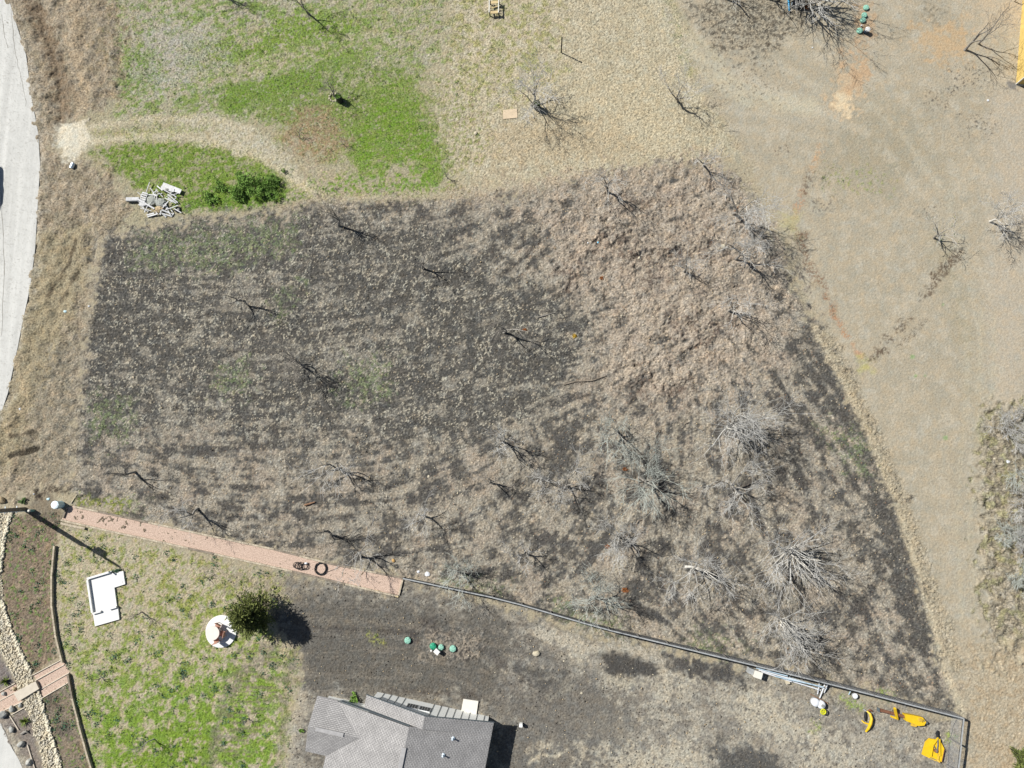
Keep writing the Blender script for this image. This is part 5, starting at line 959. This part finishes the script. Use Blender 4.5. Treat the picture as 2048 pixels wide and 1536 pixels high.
mb = MB(); mb.tube([L3(1730,1423,.1),L3(1729,1432,.16),L3(1730,1441,.12)], [.09,.12,.08], 8); part(t, 'cylinder', mb, blk); mb = MB(); mb.tube([L3(1733,1422,.1),L3(1739,1419,.12),L3(1744,1422,.1)], [.07,.09,.06], 8); part(t, 'coupling', mb, rusty); mb = MB(); mb.tube([L3(1725,1417,.12),L3(1731,1421,.2)], [.06,.05], 8); part(t, 'hose', mb, capm)
t = thing('trencher', 'yellow trencher attachment with rusty drive tube below the fence', 'implement', at3(1805,1430)); o0 = Vector(at3(1805,1430))
mb = MB(); mb.tube([L3(1757,1418,.25),L3(1784,1425,.28),L3(1806,1431,.3)], [.14,.13,.13], 10); part(t, 'drive_tube', mb, rusty); mb = MB(); mb.box(L3(1754,1417.5,.2), (.06,.3,.4)); part(t, 'end_plate', mb, trim)
mb = MB(); mb.beam(L3(1781,1411,.7), L3(1790,1434,.3), .16, .2); mb.beam(L3(1778,1430,.3), L3(1793,1436,.25), .14, .12); part(t, 'lever', mb, yel)
mb = MB(); mb.prism([L3(*p, 0)[:2] for p in ((1803,1424),(1822,1427),(1839,1431),(1846,1440),(1842,1447),(1831,1448),(1822,1444),(1806,1438))], .1, .52); part(t, 'housing', mb, yel); mb = MB(); mb.box(L3(1833,1435,.6), (.32,.25,.2), rz=-.3); part(t, 'motor', mb, yd2); mb = MB(); mb.tube([L3(1841,1437,.45),L3(1849,1443,.35)], [.1,.12], 10); part(t, 'axle', mb, trim)
mb = MB(); mb.prism([L3(*p, 0)[:2] for p in ((1822,1445),(1834,1448),(1829,1452),(1820,1450))], .05, .25); part(t, 'foot', mb, yd2)
t = thing('rotary_mower', 'bright yellow rotary mower deck with black A-frame in the bottom right yard', 'mower', at3(1862,1497)); o0 = Vector(at3(1862,1497))
mb = MB(); mb.prism([L3(*p, 0)[:2] for p in ((1856,1474.6),(1871,1477),(1878,1482),(1884.5,1495),(1879,1521),(1867,1519),(1841,1507),(1848,1482))], .14, .34); part(t, 'deck', mb, yel)
mb = MB(); mb.beam(L3(1884,1497,.22), L3(1879,1521,.22), .03, .3); part(t, 'side_skirt', mb, rusty); mb = MB(); mb.lathe([(.16,.34),(.15,.5),(.08,.56),(.05,.62)], L3(1867,1498,0), 12); part(t, 'gearbox', mb, rusty)
for a_, b_2 in (((1860,1484),(1856,1508)), ((1873,1474),(1874,1508)), ((1861,1485),(1870,1471))):
    mb = MB(); mb.beam(L3(*a_, .46), L3(*b_2, .44), .09, .1); part(t, 'frame_bar', mb, yel)
for a_, b_2 in (((1860,1484),(1867,1498)), ((1855,1511),(1867,1516))): mb = MB(); mb.beam(L3(*a_, .44), L3(*b_2, .46), .05, .05); part(t, 'brace', mb, trim)
mb = MB(); mb.beam(L3(1869,1516,.38), L3(1873,1520,.5), .12, .1); mb.beam(L3(1873,1490,.42), L3(1870,1519,.42), .12, .08); part(t, 'tail_bracket', mb, yd2); mb = MB(); mb.tube([L3(1870,1471,.4),L3(1869,1464,.35),L3(1872,1459,.3)], [.09,.13,.05], 10); part(t, 'hitch', mb, blk); mb = MB(); mb.tube([L3(1866,1500,.6),L3(1869,1485,.5),L3(1870,1473,.42)], .045, 8); part(t, 'drive_shaft', mb, trim)
mb = MB(); P = [at3(*p) for p in ((1896,1536),(1897,1500),(1900,1475),(1907,1450),(1912,1440))]; o0 = Vector(P[0]); mb.tube([Vector(p)-o0+Vector((0,0,.03)) for p in P], .02, 6); single('hose', mb, blk, 'thin black hose lying beside the short fence section', 'hose', P[0])

# ------------------------------------------------------------------ field objects
brl = mat('barrel_black', (.02,.022,.024), .55, .2, 2., 0, .3)
def planter(x, y, lb, seed):
    b_ = at3(x, y); t = thing('barrel_planter', lb, 'planter', b_, 'black barrel planters'); mb = MB(); n = 24; r = .3
    mb.lathe([(r*.9,-.05),(r,.1),(r*1.04,.45),(r,.85),(r*1.02,.9),(r*.92,.9),(r*.9,.7)], n=n); part(t, 'barrel', mb, brl, smooth=True)
    g = np.random.default_rng(seed); k = 500; rr_ = r*.9*np.sqrt(g.random(k)); a = g.uniform(0, 6.283, k); v, f = leaves(np.stack([rr_*np.cos(a), rr_*np.sin(a), .78+g.random(k)*.14], 1), .12, g, .2); o = fast_obj('grass', v, f, lg1); o.parent = t
planter(681, 202, 'black barrel planter with bright grass in the green field', 3); planter(1074, 216, 'black barrel planter under the forked tree on the tan field', 4)
t = thing('steel_post', 'thin black steel post standing alone in the tan field', 'post', at3(1122.5,105,-.05)); mb = MB(); mb.tube([(0,0,0),(0,0,2.35)], .055, 8); part(t, 'post', mb, blk); mb = MB(); mb.lathe([(.07,2.35),(.07,2.4),(.02,2.43)], n=8); part(t, 'cap', mb, blk)
c_ = at(1020, 229); mb = MB(); mb.prism(at_poly([(1006,221),(1034,217.5),(1035,236),(1006,239)], c_), .03, .06); single('plywood_sheet', mb, mat('plywood', A(226, 204, 172), .85, .07, 2.), 'pale plywood sheet lying left of the forked planter tree', 'plywood sheet', (c_[0], c_[1], hz(*c_)))
t = thing('picnic_table_frame', 'wooden picnic bench frame with two plank seats at the top edge', 'bench frame', at3(988,18)); o0 = Vector(at3(988,18)); wd_ = mat('bench_wood', A(224, 200, 150), .85, .12, 4.); wb = mat('pale_beam', A(244, 240, 226), .8, .06, 3.); dkw = mat('dark_bench_wood', (.06,.055,.05), .9, .2)
for y_, wv_ in ((10,.5), (30,.5)): mb = MB(); mb.beam(L3(980,y_+1.5,.50), L3(998,y_+.5,.50), .28, .045); part(t, 'seat_plank', mb, wd_)
for x_ in (979.5, 998): mb = MB(); mb.beam(L3(x_,5,.58), L3(x_-.6,33,.58), .085, .1); part(t, 'side_beam', mb, wb)
for p in ((980.5,9),(998.5,8.5),(980,32),(998,31)): q = L3(*p, 0); mb = MB(); mb.tube([(q[0], q[1], -.05),(q[0], q[1], .52)], .06, 6); part(t, 'leg', mb, dkw)
mb = MB(); mb.beam(L3(981,22,.40), L3(998,18,.40), .07, .06); part(t, 'brace', mb, wd_); mb = MB(); mb.beam(L3(982,25,.3), L3(998,25.5,.3), .05, .05); part(t, 'brace', mb, dkw)
t = thing('culvert_pipe', 'short grey culvert pipe end in the verge below the track', 'culvert', at3(147,331,.05), rz=1.2); mb = MB(); mb.tube([(-.35,0,.14),(.2,0,.16)], .19, 16, False); mb.tube([(-.35,0,.14),(.2,0,.16)], .165, 16, False); part(t, 'pipe', mb, vp, smooth=True); mb = MB(); mb.tube([(.1,0,.155),(.18,0,.157)], .15, 16); part(t, 'mouth_shade', mb, blk)  # black disc in the pipe end stands for its shaded inside
# cables on the gravel
def coil(x, y, R, turns, r, m, lb, seed, sq=1., messy=.0):
    q = random.Random(seed); pts = []
    for k in range(turns*22): a = k/22*6.283; R_ = R*(1+.12*math.sin(k*.21+seed))+q.gauss(0, .01); pts.append((R_*math.cos(a)+messy*math.sin(k*.037)*1.0, R_*sq*math.sin(a)+messy*math.cos(k*.05)*.25, .02+.012*(k/22)+.02*abs(math.sin(k*.3))))
    mb = MB(); mb.tube(pts, r, 6); p = at(x, y); single('cable_coil', mb, m, lb, 'cable coil', (p[0], p[1], .0), 'black cable coils')
coil(642,1137,.50,7,.018,blk,'neat black ring of cable on the pink gravel strip',2); coil(602,1132,.34,8,.02,blk,'tangled heap of black cable on the pink gravel strip',5,.75,.38)
a, b = at(655,1144), at(690,1128); mb = MB(); mb.tube([(0,0,.02),((b-a)[0]*.5,(b-a)[1]*.5-.05,.02),((b-a)[0],(b-a)[1],.04)], .012, 6); single('cable_end', mb, blk, 'loose cable end trailing from the neat ring', 'cable', (a[0], a[1], 0)); mb = MB(); mb.rock((0,0,.1),(.16,.1,.1),9); single('plastic_bag', mb, pvc, 'white crumpled bag on the tangled cable', 'bag', (*at(613,1126), .04))
# lumber heap
gw = mat('grey_lumber', A(228, 227, 224), .85, .14, 5., .2); GD = 'boards in the lumber heap'; O = lambda x, y: (240+x/12.8, 340+y/12.8)
BD = [((215,790),(535,775),.34,.28,'thick pale beam sticking out at the left of the lumber heap',.05,.1), ((530,800),(935,1030),.14,.06,'long pale board slanting across the middle of the lumber heap',.4,.35), ((525,890),(700,905),.34,.2,'short thick block at the lower left of the lumber heap',.05,.05), ((1120,395),(1600,590),.46,.04,'wide white sheet at the top right of the lumber heap',.2,.3), ((955,410),(1135,560),.1,.05,'thin stick at the top of the lumber heap',.05,.3), ((1085,480),(1430,560),.34,.04,'broken pale panel below the wide white sheet',.25,.3),
      ((1280,665),(1510,860),.11,.05,'right-hand board of the slanting pair in the lumber heap',.4,.2), ((1280,750),(1465,875),.13,.05,'left-hand board of the slanting pair in the lumber heap',.4,.2), ((700,1165),(905,1125),.12,.05,'upper board of the pair at the bottom left of the lumber heap',.08,.2), ((720,1205),(1010,1140),.12,.05,'lower board of the pair at the bottom left of the lumber heap',.05,.2), ((1040,1155),(1095,1070),.16,.05,'short upright board at the bottom of the lumber heap',.1,.3), ((1110,1050),(1345,1140),.14,.05,'upper board of the fan at the bottom right of the lumber heap',.3,.1),
      ((1100,1125),(1195,1215),.12,.05,'short board of the fan at the bottom right of the lumber heap',.2,.05), ((1130,1140),(1335,1195),.12,.05,'middle board of the fan at the bottom right of the lumber heap',.2,.06), ((1335,1195),(1385,1105),.12,.05,'end board closing the fan at the bottom right of the lumber heap',.06,.06), ((760,655),(1010,680),.1,.05,'board behind the slatted pallet in the lumber heap',.2,.3), ((870,610),(960,700),.1,.05,'splintered end above the grey rubble in the lumber heap',.2,.3), ((1300,980),(1360,1090),.08,.04,'thin stick right of the lumber heap rubble',.1,.1), ((1180,880),(1240,1000),.14,.05,'dark gapped board beside the right rubble lump',.2,.1)]
for a_, b_2, wd, th, lb, z0, z1 in BD: board(O(*a_), O(*b_2), wd, th, gw, lb, 'lumber_board', 'board', GD, z0, z1)
t = thing('wood_pallet', 'slatted pale pallet at the left of the lumber heap', 'pallet', at3(*O(650,710))); o0 = Vector(at3(*O(650,710)))
for a_, b_2 in (((610,605),(755,640)),((590,655),(735,690)),((572,705),(712,745)),((556,757),(695,797)),((545,805),(675,840))): mb = MB(); mb.beam(L3(*O(*a_), .3), L3(*O(*b_2), .3), .13, .03); part(t, 'slat', mb, gw)
for a_, b_2 in (((625,600),(550,815)),((745,640),(672,845))): mb = MB(); mb.beam(L3(*O(*a_), .22), L3(*O(*b_2), .22), .06, .12); part(t, 'stringer', mb, gw)
rub = mat('grey_rubble', A(176, 178, 168), .95, .16, 5., .5)
for i, (x, y, a_, b_2, lb) in enumerate(((830,800,.55,.5,'grey rubble lump at the left in the lumber heap'), (1060,850,.55,.5,'grey rubble lump at the right in the lumber heap'), (1010,1030,.5,.36,'brownish rubble lump at the bottom of the lumber heap'), (1240,540,.3,.2,'small rubble lump under the broken panel of the lumber heap'), (1350,620,.22,.2,'small dark rubble lump beside the wide white sheet'))):
    mb = MB(); mb.rock((0,0,.15), (a_, b_2, .26), 300+i, 3, .5); single('rubble', mb, rub if i < 2 else tanst if i == 2 else gst, lb, 'rubble', at3(*O(x, y)), 'rubble in the lumber heap')
q = random.Random(21)
for k in range(26):
    x, y = q.uniform(560, 1520), q.uniform(480, 1120); a_ = q.gauss(.5, .9); L = q.uniform(60, 190); board(O(x-L*math.cos(a_), y-L*math.sin(a_)), O(x+L*math.cos(a_), y+L*math.sin(a_)), q.uniform(.05, .09), .04, gw, 'thin grey splintered stick in the lumber heap', 'splintered_stick', 'stick', 'splintered sticks in the lumber heap', q.uniform(.1, .35), q.uniform(.1, .4))
t = thing('tire', 'small dark tire at the right of the lumber heap', 'tire', at3(*O(1490,1020))); mb = MB()
for k in range(14): a_ = k*.4488; b2_ = a_+.4488; mb.tube([(.22*math.cos(a_),.22*math.sin(a_),.09),(.22*math.cos(b2_),.22*math.sin(b2_),.09)], .085, 8, False)
part(t, 'tread', mb, blk); mb = MB(); mb.lathe([(.14,.03),(.14,.09),(.05,.1)], n=14); part(t, 'rim', mb, batt)
# small litter
for x, y, s, m, lb in ((1196,485,.14,'b','blue scrap above the soil cuts'), (536+640,486,.1,'w','white scrap near the blue scrap'), (2015,923,.22,'w','white scrap caught in the right-edge brush'), (1976,201,.14,'w','white scrap in the mown field near the yellow building'), (130,623,.2,'c','pale scrap in the ditch of the left verge'), (40,818,.16,'w','pale scrap at the road edge'), (178,613,.12,'w','white scrap at the left rim of the lot'), (97,995+3,.2,'c','grey lid in the dark soil by the utility pole'), (68,984+4,.1,'w','white scrap on the dark soil heap'), (855,1156-8,.3,'w','heap of white debris at the left end of the fence'), (836,1144,.2,'w','white debris above the gravel strip end'), (1279,517,.1,'w','white scrap at the lower soil cut'), (1625,95,.1,'w','white scrap below the big shadow')):
    mm = {'b': mat('blue_scrap', (.2,.5,.65), .6), 'w': pvc, 'c': cab}[m]; mb = MB(); g = random.Random(int(x)); n = 7; vs = [(s*g.uniform(.5,1)*math.cos(6.283*k/n), s*g.uniform(.4,.9)*math.sin(6.283*k/n), g.uniform(.01,.07)) for k in range(n)]; mb.add(vs+[(0,0,.1)]+[(v[0],v[1],0) for v in vs], [(k,(k+1) % n,n) for k in range(n)]+[(k, n+1+k, n+1+(k+1) % n, (k+1) % n) for k in range(n)]); single('scrap', mb, mm, lb, 'scrap', at3(x, y), 'litter scraps')

# cart, blue pipe, car at the edges
t = thing('utility_cart', 'dark utility cart with pale front bar under the large bare tree', 'cart', at3(1594,1), rz=.02)
mb = MB(); mb.box((0,0,.5),(1.0,1.5,.3)); mb.box((0,-.55,.72),(.8,.35,.18)); part(t, 'body', mb, mat('cart_dark', (.02,.025,.035), .5, .2)); mb = MB(); mb.box((0,.25,.75),(.8,.4,.2)); mb.box((0,.48,.98),(.8,.1,.4)); part(t, 'seat', mb, blk)
mb = MB(); mb.box((0,-.80,.52),(.78,.05,.06)); part(t, 'bumper', mb, vp)
for s in (-1, 1): mb = MB(); mb.tube([(s*.45,.6,.6),(s*.42,.5,1.6),(s*.42,-.2,1.6),(s*.45,-.5,.7)], .03, 8); part(t, 'roll_bar', mb, blk)
for sx in (-1, 1):
    for sy in (-1, 1): mb = MB(); mb.tube([(sx*.44,sy*.52,.27),(sx*.62,sy*.52,.27)], .27, 16); wv_ = part(t, 'wheel', mb, blk); r_ = MB(); r_.tube([(sx*.621,sy*.52,.27),(sx*.628,sy*.52,.27)], .14, 12); part(wv_, 'rim', r_, vp)
a, b = at3(1575,-6), at3(1578,25); t = thing('blue_trough', 'blue pipe trough lying left of the dark cart', 'trough', a); mb = MB(); d = Vector(b)-Vector(a); mb.tube([(0,0,.12), tuple(d+Vector((0,0,.12)))], .085, 12); part(t, 'pipe', mb, mat('blue_plastic', (.05,.25,.42), .4, .15, 4., 0, .3), smooth=True); mb = MB(); e = d*.98; mb.tube([tuple(d*.97+Vector((0,0,.12))), tuple(d*1.01+Vector((0,0,.12)))], .1, 12); part(t, 'end_cap', mb, blk)
cl = evg = None
g = np.random.default_rng(77); k = 420; v, f = leaves(g.normal(0, .6, (k,3))*np.array([.22,.36,.1])+np.array([0,0,.25]), .14, g); o = fast_obj('leaf_clump', v, f, ol, at3(1612,10)); tag(o, 'brown dead-leaf heap right of the dark cart', 'leaf clump', 'dead leaf clumps')
mb = MB(); q = at3(2029,3); mb.tube([(0,0,-.05),(0,0,1.2)], .05, 6); single('fence_post', mb, drk, 'short dark post at the top right edge near the yellow building', 'post', q)
cp = at(-27, 374); t = thing('parked_car', 'dark blue car on the pale road, mostly outside the left edge', 'car', (cp[0], cp[1], 0), rz=math.radians(91)); cb = mat('car_paint', (.012,.016,.035), .25, .1, 1., 0, .5)
mb = MB(); prof = [(-2.2,.35),(-2.25,.7),(-2.0,.85),(-1.2,.92),(1.1,.95),(2.0,.85),(2.25,.65),(2.2,.35)]; n = len(prof); mb.add([(x, -.88, z) for x, z in prof]+[(x, .88, z) for x, z in prof], [tuple(range(n))[::-1], tuple(range(n, 2*n))]+[(i, (i+1) % n, n+(i+1) % n, n+i) for i in range(n)]); body = part(t, 'body', mb, cb)
mb = MB(); mb.add([(-1.7,-.8,.9),(1.0,-.8,.93),(1.0,.8,.93),(-1.7,.8,.9),(-1.1,-.62,1.4),(.3,-.62,1.42),(.3,.62,1.42),(-1.1,.62,1.4)], [(0,3,2,1),(4,5,6,7),(0,1,5,4),(1,2,6,5),(2,3,7,6),(3,0,4,7)]); part(t, 'cabin_glass', mb, mat('pane_glass', (0,0,0))); mb = MB(); mb.box((-.4,0,1.42),(1.36,1.2,.04)); part(t, 'car_roof', mb, cb)
for sx in (-1.35, 1.35):
    for sy in (-1, 1): mb = MB(); mb.tube([(sx,sy*.68,.32),(sx,sy*.9,.32)], .32, 18); wv_ = part(t, 'wheel', mb, blk); r_ = MB(); r_.tube([(sx,sy*.901,.32),(sx,sy*.91,.32)], .2, 14); part(wv_, 'rim', r_, vp)
for sy in (-1, 1): mb = MB(); mb.box((2.2,sy*.62,.68),(.1,.34,.14)); part(t, 'headlight', mb, pvc)
bpy.context.view_layer.update()
